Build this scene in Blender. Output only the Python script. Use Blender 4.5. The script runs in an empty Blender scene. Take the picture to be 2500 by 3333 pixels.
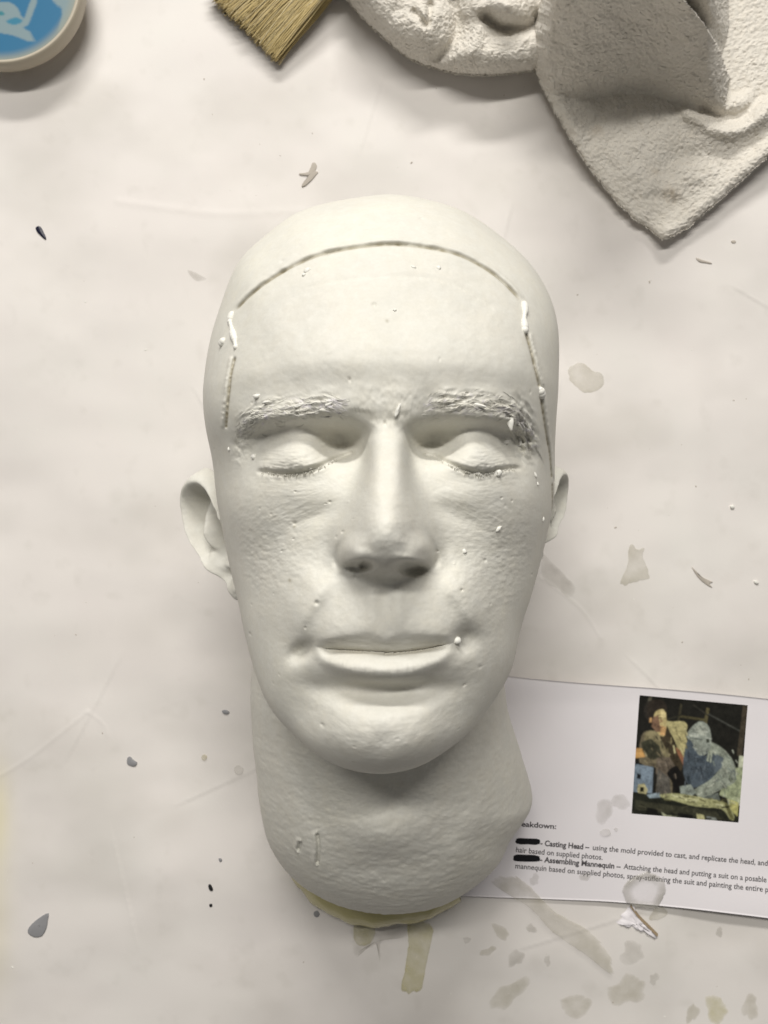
# White plaster life-cast of a man's head lying face up on a paper covered work table.
import bpy, bmesh, math, random
import numpy as np
from mathutils import Vector, Matrix

random.seed(7); rng = np.random.default_rng(7)
scene = bpy.context.scene
COL = scene.collection

# ------------------------------------------------------------------ camera
CAM_H = 0.470                                  # metres above the table
cam = bpy.data.cameras.new('camera'); camo = bpy.data.objects.new('camera', cam); COL.objects.link(camo)
camo.location = (0, 0, CAM_H); camo.rotation_euler = (0, 0, 0)
cam.sensor_fit = 'VERTICAL'; cam.sensor_height = 24.0; cam.sensor_width = 18.0
cam.lens = 24.0 * 2887.0 / 3333.0
cam.clip_start = 0.01; cam.clip_end = 50
cam.dof.use_dof = True; cam.dof.focus_distance = 0.315; cam.dof.aperture_fstop = 17.0
scene.camera = camo

# ------------------------------------------------------------------ world, lamps, exposure
w = bpy.data.worlds.new('World'); scene.world = w; w.use_nodes = True
bg = w.node_tree.nodes['Background']; bg.inputs['Color'].default_value = (1.0, 0.97, 0.93, 1); bg.inputs['Strength'].default_value = 0.105

def area(name, loc, target, sx, sy, power, color):
    l = bpy.data.lights.new(name, 'AREA'); l.shape = 'RECTANGLE'; l.size = sx; l.size_y = sy; l.energy = power; l.color = color
    o = bpy.data.objects.new(name, l); COL.objects.link(o); o.location = loc
    o.rotation_euler = (Vector(target) - Vector(loc)).to_track_quat('-Z', 'Y').to_euler()
    return o
# two fluorescent tube fixtures running across the room beyond the crown of the head
area('ceiling_light', (-0.10, 0.80, 1.60), (0, 0, 0), 1.2, 0.10, 17, (1.0, 0.965, 0.90))
area('ceiling_light', (-0.15, 2.05, 1.62), (0, 0, 0), 1.2, 0.16, 40, (1.0, 0.97, 0.92))
vs = scene.view_settings; vs.view_transform = 'Standard'; vs.look = 'None'; vs.exposure = 0.15; vs.gamma = 1.0

# ------------------------------------------------------------------ helpers
F_PX, CX, CY, H = 2887.0, 1250.0, 1667.0, 470.0      # mm
def at(px, py, z=0.0):
    """photo pixel + height above the table (mm) -> x, y in mm"""
    d = (H - z) / F_PX
    return (px - CX) * d, (CY - py) * d

def tag(o, label=None, cat=None, group=None, kind=None):
    if label: o['label'] = label
    if cat: o['category'] = cat
    if group: o['group'] = group
    if kind: o['kind'] = kind
    return o

def empty(name, loc_mm):
    o = bpy.data.objects.new(name, None); COL.objects.link(o)
    o.location = [c * 0.001 for c in loc_mm]; o.empty_display_size = 0.02
    return o

def link(name, me, mat, parent=None):
    o = bpy.data.objects.new(name, me); COL.objects.link(o)
    if mat is not None:
        for m in (mat if isinstance(mat, (list, tuple)) else [mat]): me.materials.append(m)
    if parent is not None:
        o.parent = parent
        o.matrix_parent_inverse = Matrix.Translation(-parent.location)
    return o

def mesh_np(name, verts_mm, quads=None, tris=None, smooth=True, attrs=None, cols=None):
    v = np.asarray(verts_mm, dtype=np.float32) * 0.001
    me = bpy.data.meshes.new(name)
    me.vertices.add(len(v)); me.vertices.foreach_set('co', v.ravel())
    q = np.zeros((0, 4), np.int32) if quads is None else np.asarray(quads, np.int32)
    t = np.zeros((0, 3), np.int32) if tris is None else np.asarray(tris, np.int32)
    loops = np.concatenate([q.ravel(), t.ravel()])
    me.loops.add(len(loops)); me.loops.foreach_set('vertex_index', loops)
    tot = np.concatenate([np.full(len(q), 4, np.int32), np.full(len(t), 3, np.int32)])
    st = np.concatenate([[0], np.cumsum(tot)[:-1]]).astype(np.int32) if len(tot) else tot
    me.polygons.add(len(tot)); me.polygons.foreach_set('loop_start', st); me.polygons.foreach_set('loop_total', tot)
    if smooth: me.polygons.foreach_set('use_smooth', np.ones(len(tot), bool))
    for k, a in (attrs or {}).items():
        at_ = me.attributes.new(k, 'FLOAT', 'POINT'); at_.data.foreach_set('value', np.asarray(a, np.float32).ravel())
    if cols is not None:
        c4 = np.ones((len(v), 4), np.float32); c4[:, :3] = cols
        at_ = me.attributes.new('print', 'FLOAT_COLOR', 'POINT'); at_.data.foreach_set('color', c4.ravel())
    me.update(); me.validate()
    return me

def ring_quads(nr, na, closed=True):
    i = np.arange(nr - 1)[:, None]; j = np.arange(na if closed else na - 1)[None, :]
    j2 = (j + 1) % na
    a = i * na + j; b = i * na + j2; c = (i + 1) * na + j2; d = (i + 1) * na + j
    return np.stack([a, d, c, b], -1).reshape(-1, 4)

def _hash(ix, iy, iz, seed):
    h = (ix.astype(np.uint32) * np.uint32(374761393) + iy.astype(np.uint32) * np.uint32(668265263) +
         iz.astype(np.uint32) * np.uint32(2147483647) + np.uint32(seed * 977 + 13))
    h = (h ^ (h >> np.uint32(13))) * np.uint32(1274126177)
    h = h ^ (h >> np.uint32(16))
    return (h & np.uint32(0xffff)).astype(np.float32) / 32767.5 - 1.0

def vnoise(x, y, z=None, seed=0):
    x = np.asarray(x, np.float32); y = np.asarray(y, np.float32)
    z = np.zeros_like(x) if z is None else np.asarray(z, np.float32)
    x0 = np.floor(x); y0 = np.floor(y); z0 = np.floor(z)
    fx, fy, fz = x - x0, y - y0, z - z0
    fx = fx * fx * (3 - 2 * fx); fy = fy * fy * (3 - 2 * fy); fz = fz * fz * (3 - 2 * fz)
    ix, iy, iz = (x0.astype(np.int64) & 0xffffff), (y0.astype(np.int64) & 0xffffff), (z0.astype(np.int64) & 0xffffff)
    r = 0
    for dx in (0, 1):
        wx = fx if dx else 1 - fx
        for dy in (0, 1):
            wy = fy if dy else 1 - fy
            for dz in (0, 1):
                wz = fz if dz else 1 - fz
                r = r + wx * wy * wz * _hash((ix + dx) & 0xffffff, (iy + dy) & 0xffffff, (iz + dz) & 0xffffff, seed)
    return r

def fbm(x, y, z=None, oct=3, seed=0, gain=0.5):
    r = 0; a = 1.0; f = 1.0
    for k in range(oct):
        r = r + a * vnoise(np.asarray(x) * f, np.asarray(y) * f, None if z is None else np.asarray(z) * f, seed + k)
        a *= gain; f *= 2.03
    return r

def spline(pts, n=12, closed=False):
    p = np.asarray(pts, float); m = len(p); out = []
    rngi = range(m if closed else m - 1)
    for i in rngi:
        p1, p2 = p[i], p[(i + 1) % m]
        p0 = p[(i - 1) % m] if (closed or i > 0) else 2 * p1 - p2
        p3 = p[(i + 2) % m] if (closed or i < m - 2) else 2 * p2 - p1
        for k in range(n):
            t = k / n
            out.append(0.5 * ((2 * p1) + (-p0 + p2) * t + (2 * p0 - 5 * p1 + 4 * p2 - p3) * t * t + (-p0 + 3 * p1 - 3 * p2 + p3) * t ** 3))
    if not closed: out.append(p[-1])
    return np.array(out)

def interp(x, pts):
    """smooth monotone-ish curve through (x, y) pairs"""
    p = np.array(sorted(pts), float); xs, ys = p[:, 0], p[:, 1]
    d = np.diff(ys) / np.diff(xs); m = np.zeros(len(xs)); m[1:-1] = (d[:-1] + d[1:]) / 2; m[0] = d[0]; m[-1] = d[-1]
    s = d[:-1] * d[1:] <= 0; m[1:-1][s] = 0
    x = np.clip(x, xs[0], xs[-1]); i = np.clip(np.searchsorted(xs, x) - 1, 0, len(xs) - 2)
    h = xs[i + 1] - xs[i]; t = (x - xs[i]) / h
    return ((2*t**3 - 3*t**2 + 1) * ys[i] + (t**3 - 2*t**2 + t) * h * m[i] + (-2*t**3 + 3*t**2) * ys[i + 1] + (t**3 - t**2) * h * m[i + 1])

def pdist(x, y, pts, reach=12.0):
    """distance to a polyline, position along it 0..1, signed side (left of travel +); far points get 1e3"""
    x = np.asarray(x, float); y = np.asarray(y, float)
    D = np.full(x.shape, 1e3); T = np.zeros(x.shape); S = np.zeros(x.shape)
    p = np.asarray(pts, float)
    m = (x > p[:, 0].min() - reach) & (x < p[:, 0].max() + reach) & (y > p[:, 1].min() - reach) & (y < p[:, 1].max() + reach)
    if not m.any(): return D, T, S
    xm, ym = x[m], y[m]; bd = np.full(xm.shape, 1e6); bt = np.zeros(xm.shape); bs = np.zeros(xm.shape)
    L = np.concatenate([[0], np.cumsum(np.hypot(*np.diff(p, axis=0).T))]); Lt = L[-1]
    for k in range(len(p) - 1):
        ax, ay = p[k]; bx, by = p[k + 1]; ux, uy = bx - ax, by - ay; l2 = ux * ux + uy * uy + 1e-9
        t = np.clip(((xm - ax) * ux + (ym - ay) * uy) / l2, 0, 1)
        d = np.hypot(xm - ax - t * ux, ym - ay - t * uy)
        u = d < bd
        bd[u] = d[u]; bt[u] = (L[k] + t[u] * math.sqrt(l2)) / Lt; bs[u] = np.sign(ux * (ym[u] - ay) - uy * (xm[u] - ax))
    D[m] = bd; T[m] = bt; S[m] = bs
    return D, T, S

def gs(x, y, cx, cy, sx, sy, rot=0.0, p=2.0):
    c, s = math.cos(math.radians(rot)), math.sin(math.radians(rot))
    u = ((x - cx) * c + (y - cy) * s) / sx; v = (-(x - cx) * s + (y - cy) * c) / sy
    return np.exp(-((u * u + v * v) ** (p / 2)))

def sstep(a, b, x):
    t = np.clip((x - a) / (b - a), 0, 1); return t * t * (3 - 2 * t)

def smax(a, b, k):
    h = np.clip(0.5 + 0.5 * (a - b) / k, 0, 1); return b + (a - b) * h + k * h * (1 - h)

# ------------------------------------------------------------------ materials
def mat(name, base, rough=0.6, spec=0.3, noise=None, bump=None, attr=None, sheen=0.0, sss=0.0):
    """noise = (scale, amount, second colour); bump = list of (scale, strength, distance); attr = [(attribute, colour)]"""
    m = bpy.data.materials.new(name); m.use_nodes = True; nt = m.node_tree; b = nt.nodes['Principled BSDF']
    b.inputs['Roughness'].default_value = rough; b.inputs['Specular IOR Level'].default_value = spec
    if sheen: b.inputs['Sheen Weight'].default_value = sheen; b.inputs['Sheen Roughness'].default_value = 0.6
    if sss:
        b.inputs['Subsurface Weight'].default_value = sss; b.inputs['Subsurface Radius'].default_value = (1, 0.9, 0.7); b.inputs['Subsurface Scale'].default_value = 0.0012
    tc = nt.nodes.new('ShaderNodeTexCoord')
    rgb = nt.nodes.new('ShaderNodeRGB'); rgb.outputs[0].default_value = (*base, 1); cur = rgb.outputs[0]
    if noise:
        for sc, amt, c2 in noise:
            n = nt.nodes.new('ShaderNodeTexNoise'); n.inputs['Scale'].default_value = sc; n.inputs['Detail'].default_value = 5
            nt.links.new(tc.outputs['Object'], n.inputs['Vector'])
            r = nt.nodes.new('ShaderNodeMapRange'); r.inputs[1].default_value = 0.35; r.inputs[2].default_value = 0.7; r.inputs[3].default_value = 0; r.inputs[4].default_value = amt
            nt.links.new(n.outputs['Fac'], r.inputs[0])
            mx = nt.nodes.new('ShaderNodeMix'); mx.data_type = 'RGBA'; nt.links.new(r.outputs[0], mx.inputs[0])
            nt.links.new(cur, mx.inputs[6]); mx.inputs[7].default_value = (*c2, 1); cur = mx.outputs[2]
    for a, c in (attr or []):
        an = nt.nodes.new('ShaderNodeAttribute'); an.attribute_name = a
        mx = nt.nodes.new('ShaderNodeMix'); mx.data_type = 'RGBA'; nt.links.new(an.outputs['Fac'], mx.inputs[0])
        nt.links.new(cur, mx.inputs[6]); mx.inputs[7].default_value = (*c, 1); cur = mx.outputs[2]
    nt.links.new(cur, b.inputs['Base Color'])
    prev = None
    for sc, st, di in (bump or []):
        n = nt.nodes.new('ShaderNodeTexNoise'); n.inputs['Scale'].default_value = sc; n.inputs['Detail'].default_value = 4
        nt.links.new(tc.outputs['Object'], n.inputs['Vector'])
        bp = nt.nodes.new('ShaderNodeBump'); bp.inputs['Strength'].default_value = st; bp.inputs['Distance'].default_value = di
        nt.links.new(n.outputs['Fac'], bp.inputs['Height'])
        if prev: nt.links.new(prev, bp.inputs['Normal'])
        prev = bp.outputs['Normal']
    if prev: nt.links.new(prev, b.inputs['Normal'])
    return m

def film(name, col, alpha, rough=0.12):
    """thin translucent dried or wet film: part of the light passes, part is scattered"""
    alpha *= 0.62
    m = bpy.data.materials.new(name); m.use_nodes = True; nt = m.node_tree; b = nt.nodes['Principled BSDF']
    b.inputs['Base Color'].default_value = (*col, 1); b.inputs['Roughness'].default_value = rough; b.inputs['Specular IOR Level'].default_value = 0.4
    an = nt.nodes.new('ShaderNodeAttribute'); an.attribute_name = 'film'
    tr = nt.nodes.new('ShaderNodeBsdfTransparent'); mx = nt.nodes.new('ShaderNodeMixShader')
    n = nt.nodes.new('ShaderNodeTexNoise'); n.inputs['Scale'].default_value = 120; n.inputs['Detail'].default_value = 3
    tc = nt.nodes.new('ShaderNodeTexCoord'); nt.links.new(tc.outputs['Object'], n.inputs['Vector'])
    mr = nt.nodes.new('ShaderNodeMapRange'); mr.inputs[1].default_value = 0.3; mr.inputs[2].default_value = 0.7; mr.inputs[3].default_value = alpha * 0.5; mr.inputs[4].default_value = alpha * 1.25
    nt.links.new(n.outputs['Fac'], mr.inputs[0])
    mu = nt.nodes.new('ShaderNodeMath'); mu.operation = 'MULTIPLY'; nt.links.new(mr.outputs[0], mu.inputs[0]); nt.links.new(an.outputs['Fac'], mu.inputs[1])
    nt.links.new(mu.outputs[0], mx.inputs[0]); nt.links.new(tr.outputs[0], mx.inputs[1]); nt.links.new(b.outputs[0], mx.inputs[2])
    nt.links.new(mx.outputs[0], nt.nodes['Material Output'].inputs['Surface'])
    return m

def print_mat(name, rough=0.5):
    m = bpy.data.materials.new(name); m.use_nodes = True; nt = m.node_tree; b = nt.nodes['Principled BSDF']
    b.inputs['Roughness'].default_value = rough; b.inputs['Specular IOR Level'].default_value = 0.25
    an = nt.nodes.new('ShaderNodeAttribute'); an.attribute_name = 'print'; nt.links.new(an.outputs['Color'], b.inputs['Base Color'])
    return m

M_TABLE = mat('table_paper_white', (0.76, 0.723, 0.695), 0.55, 0.25, noise=[(9, 0.6, (0.70, 0.685, 0.65)), (30, 0.35, (0.71, 0.665, 0.645))], bump=[(900, 0.05, 0.0004)],
              attr=[('dirt_and_tone', (0.50, 0.475, 0.43)), ('yellow', (0.70, 0.64, 0.40))])
M_PLASTER = mat('cast_plaster', (0.73, 0.712, 0.632), 0.6, 0.25, noise=[(10, 0.5, (0.69, 0.665, 0.575)), (24, 0.75, (0.66, 0.635, 0.58)), (75, 0.6, (0.63, 0.625, 0.58)), (240, 0.45, (0.75, 0.745, 0.70)), (900, 0.35, (0.61, 0.60, 0.55))],
                bump=[(420, 0.12, 0.0006), (1500, 0.10, 0.0003)], attr=[('dirt_and_tone', (0.30, 0.265, 0.18)), ('paint', (0.66, 0.62, 0.74))], sss=0.0)
M_BEAD = mat('plaster_bead_white', (0.78, 0.77, 0.72), 0.4, 0.4)
M_RESIN = mat('wet_resin_rim', (0.55, 0.50, 0.24), 0.18, 0.5, noise=[(60, 0.5, (0.63, 0.58, 0.34))])
M_DOC = mat('office_paper', (0.77, 0.74, 0.765), 0.6, 0.2, bump=[(1200, 0.04, 0.0002)])
M_INK = mat('print_ink', (0.075, 0.07, 0.075), 0.6, 0.2)
M_INKGREY = mat('print_ink_body', (0.055, 0.052, 0.055), 0.6, 0.2)
M_MARKER = mat('black_marker', (0.006, 0.006, 0.008), 0.5, 0.3)
M_TOWEL = mat('terry_cotton', (0.66, 0.625, 0.565), 0.95, 0.05, noise=[(35, 0.5, (0.61, 0.57, 0.50)), (300, 0.4, (0.71, 0.685, 0.635))], sheen=0.15, attr=[('dirt_and_tone', (0.42, 0.34, 0.24))])
M_NAVY = mat('navy_chip', (0.004, 0.005, 0.022), 0.35, 0.4)
M_GREYCHIP = mat('grey_chip', (0.27, 0.27, 0.28), 0.6, 0.2)
M_BLACK = mat('black_grit', (0.012, 0.012, 0.013), 0.6, 0.3)
M_GRIT = mat('tan_grit', (0.46, 0.42, 0.37), 0.8, 0.1)
M_TAN = mat('brown_torn_edge', (0.30, 0.23, 0.15), 0.8, 0.1)
M_TUB = mat('tub_plastic', (0.47, 0.42, 0.335), 0.4, 0.4)
M_BRISTLE = mat('natural_bristle', (0.58, 0.46, 0.215), 0.55, 0.3, attr=[('dirt_and_tone', (0.24, 0.18, 0.08)), ('pale', (0.74, 0.66, 0.45))])
M_FERRULE = mat('tin_ferrule', (0.35, 0.33, 0.30), 0.35, 0.5)
M_WOOD = mat('brush_wood', (0.35, 0.20, 0.09), 0.5, 0.3)
M_FILM = film('clear_resin_film', (0.46, 0.43, 0.31), 0.42)
M_FILMY = film('yellow_resin_film', (0.58, 0.54, 0.26), 0.62)
M_FILMG = film('grey_damp_film', (0.46, 0.44, 0.39), 0.40)
M_PRINT = print_mat('inkjet_print'); M_LID = print_mat('lid_print', 0.35)

# ------------------------------------------------------------------ tabletop (paper covered), gently wavy
_cr = np.random.default_rng(14); CREASES = []
for _k in range(16):
    _a, _b = _cr.uniform(-190, 190), _cr.uniform(-250, 240); _t = _cr.normal(0, .5) + (_k % 2) * 1.4; _l = _cr.uniform(25, 90)
    CREASES.append(((_a, _b), (_a + _l * math.cos(_t), _b + _l * math.sin(_t))))
def table_z(x, y):
    r = np.hypot(x, y)
    z = 2.3 * fbm(x / 95.0 + 3.1, y / 70.0 + 7.7, oct=2, seed=21) + 0.5 * fbm(x / 38.0, y / 30.0, oct=2, seed=22)
    c1 = spline([at(-60, 2560), at(90, 2470), at(280, 2320)], 8); d, t, s = pdist(x, y, c1, 15); z = z + 0.22 * np.exp(-(d / 0.9) ** 2)
    c2 = spline([at(280, 2320), at(330, 2360), at(345, 2400)], 6); d, t, s = pdist(x, y, c2, 15); z = z + 0.15 * np.exp(-(d / 0.8) ** 2)
    c3 = spline([at(1760, 1880), at(1830, 1930), at(1900, 1990), at(1960, 2080)], 8); d, t, s = pdist(x, y, c3, 15); z = z + 0.25 * np.exp(-(d / 0.6) ** 2)
    c4 = spline([at(2290, 1100), at(2270, 1900), at(2260, 2250)], 8); d, t, s = pdist(x, y, c4, 25); z = z + 0.4 * np.exp(-(d / 7) ** 2)
    c5 = spline([at(380, 650), at(700, 690), at(1000, 680)], 8); d, t, s = pdist(x, y, c5, 15); z = z + 0.18 * np.exp(-(d / 2.0) ** 2)
    for ca, cb in CREASES:
        d, t, s = pdist(x, y, [ca, cb], 6); e = sstep(0, .2, t) * sstep(1, .8, t); z = z + e * np.where(d < 50, 0.16 * np.exp(-(d / 0.7) ** 2) + 0.10 * np.exp(-(d / 3.0) ** 2) * s, 0)
    return z - 2.8
n = 520
xs = np.concatenate([np.linspace(-1500, -240, 40)[:-1], np.linspace(-240, 240, n), np.linspace(240, 1500, 40)[1:]])
ys = np.concatenate([np.linspace(-1100, -310, 40)[:-1], np.linspace(-310, 310, 640), np.linspace(310, 1100, 40)[1:]])
X, Y = np.meshgrid(xs, ys)
TZ = table_z(X, Y)
yel = 0.55 * gs(X, Y, -206, -160, 7, 26) + 0.35 * gs(X, Y, -207, -215, 9, 40)
dirt_and_tone = 0.20 * np.clip(fbm(X / 9, Y / 9, oct=3, seed=5) - 0.55, 0, 1) + 0.30 * np.clip(fbm(X / 60, Y / 44, oct=4, seed=6), 0, 1)  # greyer tone: small random flecks plus broad soft mottling
for px_, py_, r_, a_ in [(480, 2060, 22, .16), (250, 2110, 25, .14), (560, 2680, 14, .22), (280, 2665, 6, .22), (300, 2840, 16, .12), (720, 3300, 20, .12),
                     (620, 3290, 14, .10), (1950, 2150, 8, .10), (2050, 1260, 10, .06), (2320, 1870, 6, .06)]:
    cx_, cy_ = at(px_, py_); dirt_and_tone = np.maximum(dirt_and_tone, a_ * gs(X, Y, cx_, cy_, r_, r_ * 0.6, 20))  # faint greyer ovals at set positions on the paper
V = np.stack([X, Y, TZ], -1).reshape(-1, 3)
q = ring_quads(len(ys), len(xs), closed=False)[:, ::-1]
me = mesh_np('tabletop', V, quads=q, attrs={'yellow': yel, 'dirt_and_tone': dirt_and_tone})
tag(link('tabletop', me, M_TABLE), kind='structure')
def tz(x, y): return float(table_z(np.array([float(x)]), np.array([float(y)]))[0])

# ------------------------------------------------------------------ head: smooth base outline
OUT = [(1240,680,85),(1000,722,85),(870,808,86),(790,880,88),(740,1000,90),(705,1100,92),(684,1200,94),(674,1300,95),(680,1400,96),(697,1500,96),(706,1600,96),
       (721,1700,96),(745,1850,98),(765,1950,104),(790,2100,116),(836,2270,130),(900,2370,138),(1000,2460,146),(1100,2515,150),(1220,2537,151),(1350,2520,150),
       (1430,2480,147),(1535,2405,138),(1620,2300,130),(1678,2200,122),(1706,2050,110),(1735,1950,104),(1770,1800,99),(1796,1650,96),(1802,1550,96),
       (1797,1400,96),(1804,1250,95),(1803,1100,92),(1780,1000,90),(1722,900,88),(1640,822,86),(1500,728,85),(1350,688,85)]
HC = (0.0, 2.0)
o2 = []
for px_, py_, z_ in OUT:
    x_, y_ = at(px_, py_, z_); o2.append((x_, y_, z_))
o2 = spline(np.array(o2), 16, closed=True)
_ang = np.arctan2(o2[:, 1] - HC[1], o2[:, 0] - HC[0]); _r = np.hypot(o2[:, 0] - HC[0], o2[:, 1] - HC[1])
_o = np.argsort(_ang); _g = np.linspace(-math.pi, math.pi, 720, endpoint=False)
_r = np.interp(_g, _ang[_o], _r[_o], period=2 * math.pi); _z = np.interp(_g, _ang[_o], o2[_o, 2], period=2 * math.pi); _ang = _g
_kk = np.hanning(23); _kk /= _kk.sum()
_r = np.convolve(np.concatenate([_r[-11:], _r, _r[:11]]), _kk, 'valid'); _z = np.convolve(np.concatenate([_z[-11:], _z, _z[:11]]), _kk, 'valid')
_sh = np.interp(np.degrees(_ang), [-180,-150,-125,-90,-55,-30,0,90,180], [.985,.972,.955,.972,.955,.972,.985,1.0,.985]); _r = _r * _sh
def outline(phi):
    return np.interp(phi, _ang, _r, period=2 * math.pi), np.interp(phi, _ang, _z, period=2 * math.pi)

# feature curves (x, y in mm) traced with the height each one has
def C(pts, z, n=8): return spline([at(a, b, z) for a, b in pts], n)
CURVES = dict(
BROW_L = [(772,1415),(812,1374),(875,1347),(950,1332),(1040,1322),(1125,1330)],
BROW_R = [(1392,1326),(1460,1318),(1550,1317),(1635,1328),(1695,1366),(1732,1436)],
LID_L = [(1160,1470),(1130,1481),(1085,1498),(1040,1520),(990,1537),(930,1543),(870,1537),(828,1535)],
LID_R = [(1372,1478),(1410,1484),(1450,1505),(1510,1530),(1560,1541),(1610,1535),(1660,1525),(1705,1527)],
MOUTH = [(1020,2104),(1040,2110),(1075,2117),(1130,2121),(1200,2125),(1260,2129),(1330,2125),(1400,2114),(1450,2102),(1484,2090)],
ALAR_L = [(1112,1862),(1096,1832),(1098,1800),(1112,1768),(1140,1735)],
ALAR_R = [(1402,1862),(1420,1830),(1416,1795),(1402,1760),(1380,1718)],
NLF_L = [(1085,1850),(1055,1900),(1005,1975),(968,2050),(948,2115)],
NLF_R = [(1432,1850),(1466,1900),(1514,1975),(1547,2045),(1562,2100)])
PTS = dict(nosl=(1172,1837), nosr=(1338,1844), corl=(985,2116), corr=(1512,2078))
PT = {k_: at(*v_, 186) for k_, v_ in PTS.items()}
BROW_L = C([(775,1395),(810,1360),(870,1332),(950,1312),(1040,1302),(1125,1312)], 178)
BROW_R = C([(1390,1312),(1460,1305),(1550,1308),(1640,1325),(1700,1360),(1740,1420)], 178)
LID_L = C([(1160,1468),(1130,1480),(1085,1498),(1040,1520),(990,1537),(930,1543),(870,1537),(828,1535)], 170)
LID_R = C([(1372,1478),(1410,1484),(1450,1505),(1510,1530),(1560,1541),(1610,1535),(1660,1525),(1705,1527)], 170)
MOUTH = C([(1000,2098),(1030,2106),(1070,2115),(1130,2119),(1200,2123),(1260,2128),(1330,2124),(1400,2112),(1450,2096),(1490,2082)], 185)
NLF_L = C([(1090,1850),(1060,1900),(1010,1975),(970,2050),(950,2110)], 176)
ALAR_L = ALAR_R = C([(1112,1862),(1096,1832)], 186)
NLF_R = C([(1428,1850),(1462,1900),(1510,1975),(1545,2045),(1560,2095)], 176)
SEAM_PX = [[(735,1395),(742,1300),(752,1215),(765,1160)], [(762,1015),(800,975),(900,898),(1000,845),(1080,820),(1200,800),(1290,795),(1400,807),(1500,832),(1590,880),(1650,930),(1700,985)],
           [(1712,1085),(1728,1140),(1745,1210),(1757,1262)], [(1760,1285),(1768,1340),(1778,1410),(1790,1480),(1797,1560)], [(1798,1570),(1799,1640),(1793,1720),(1780,1790)]]

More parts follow.
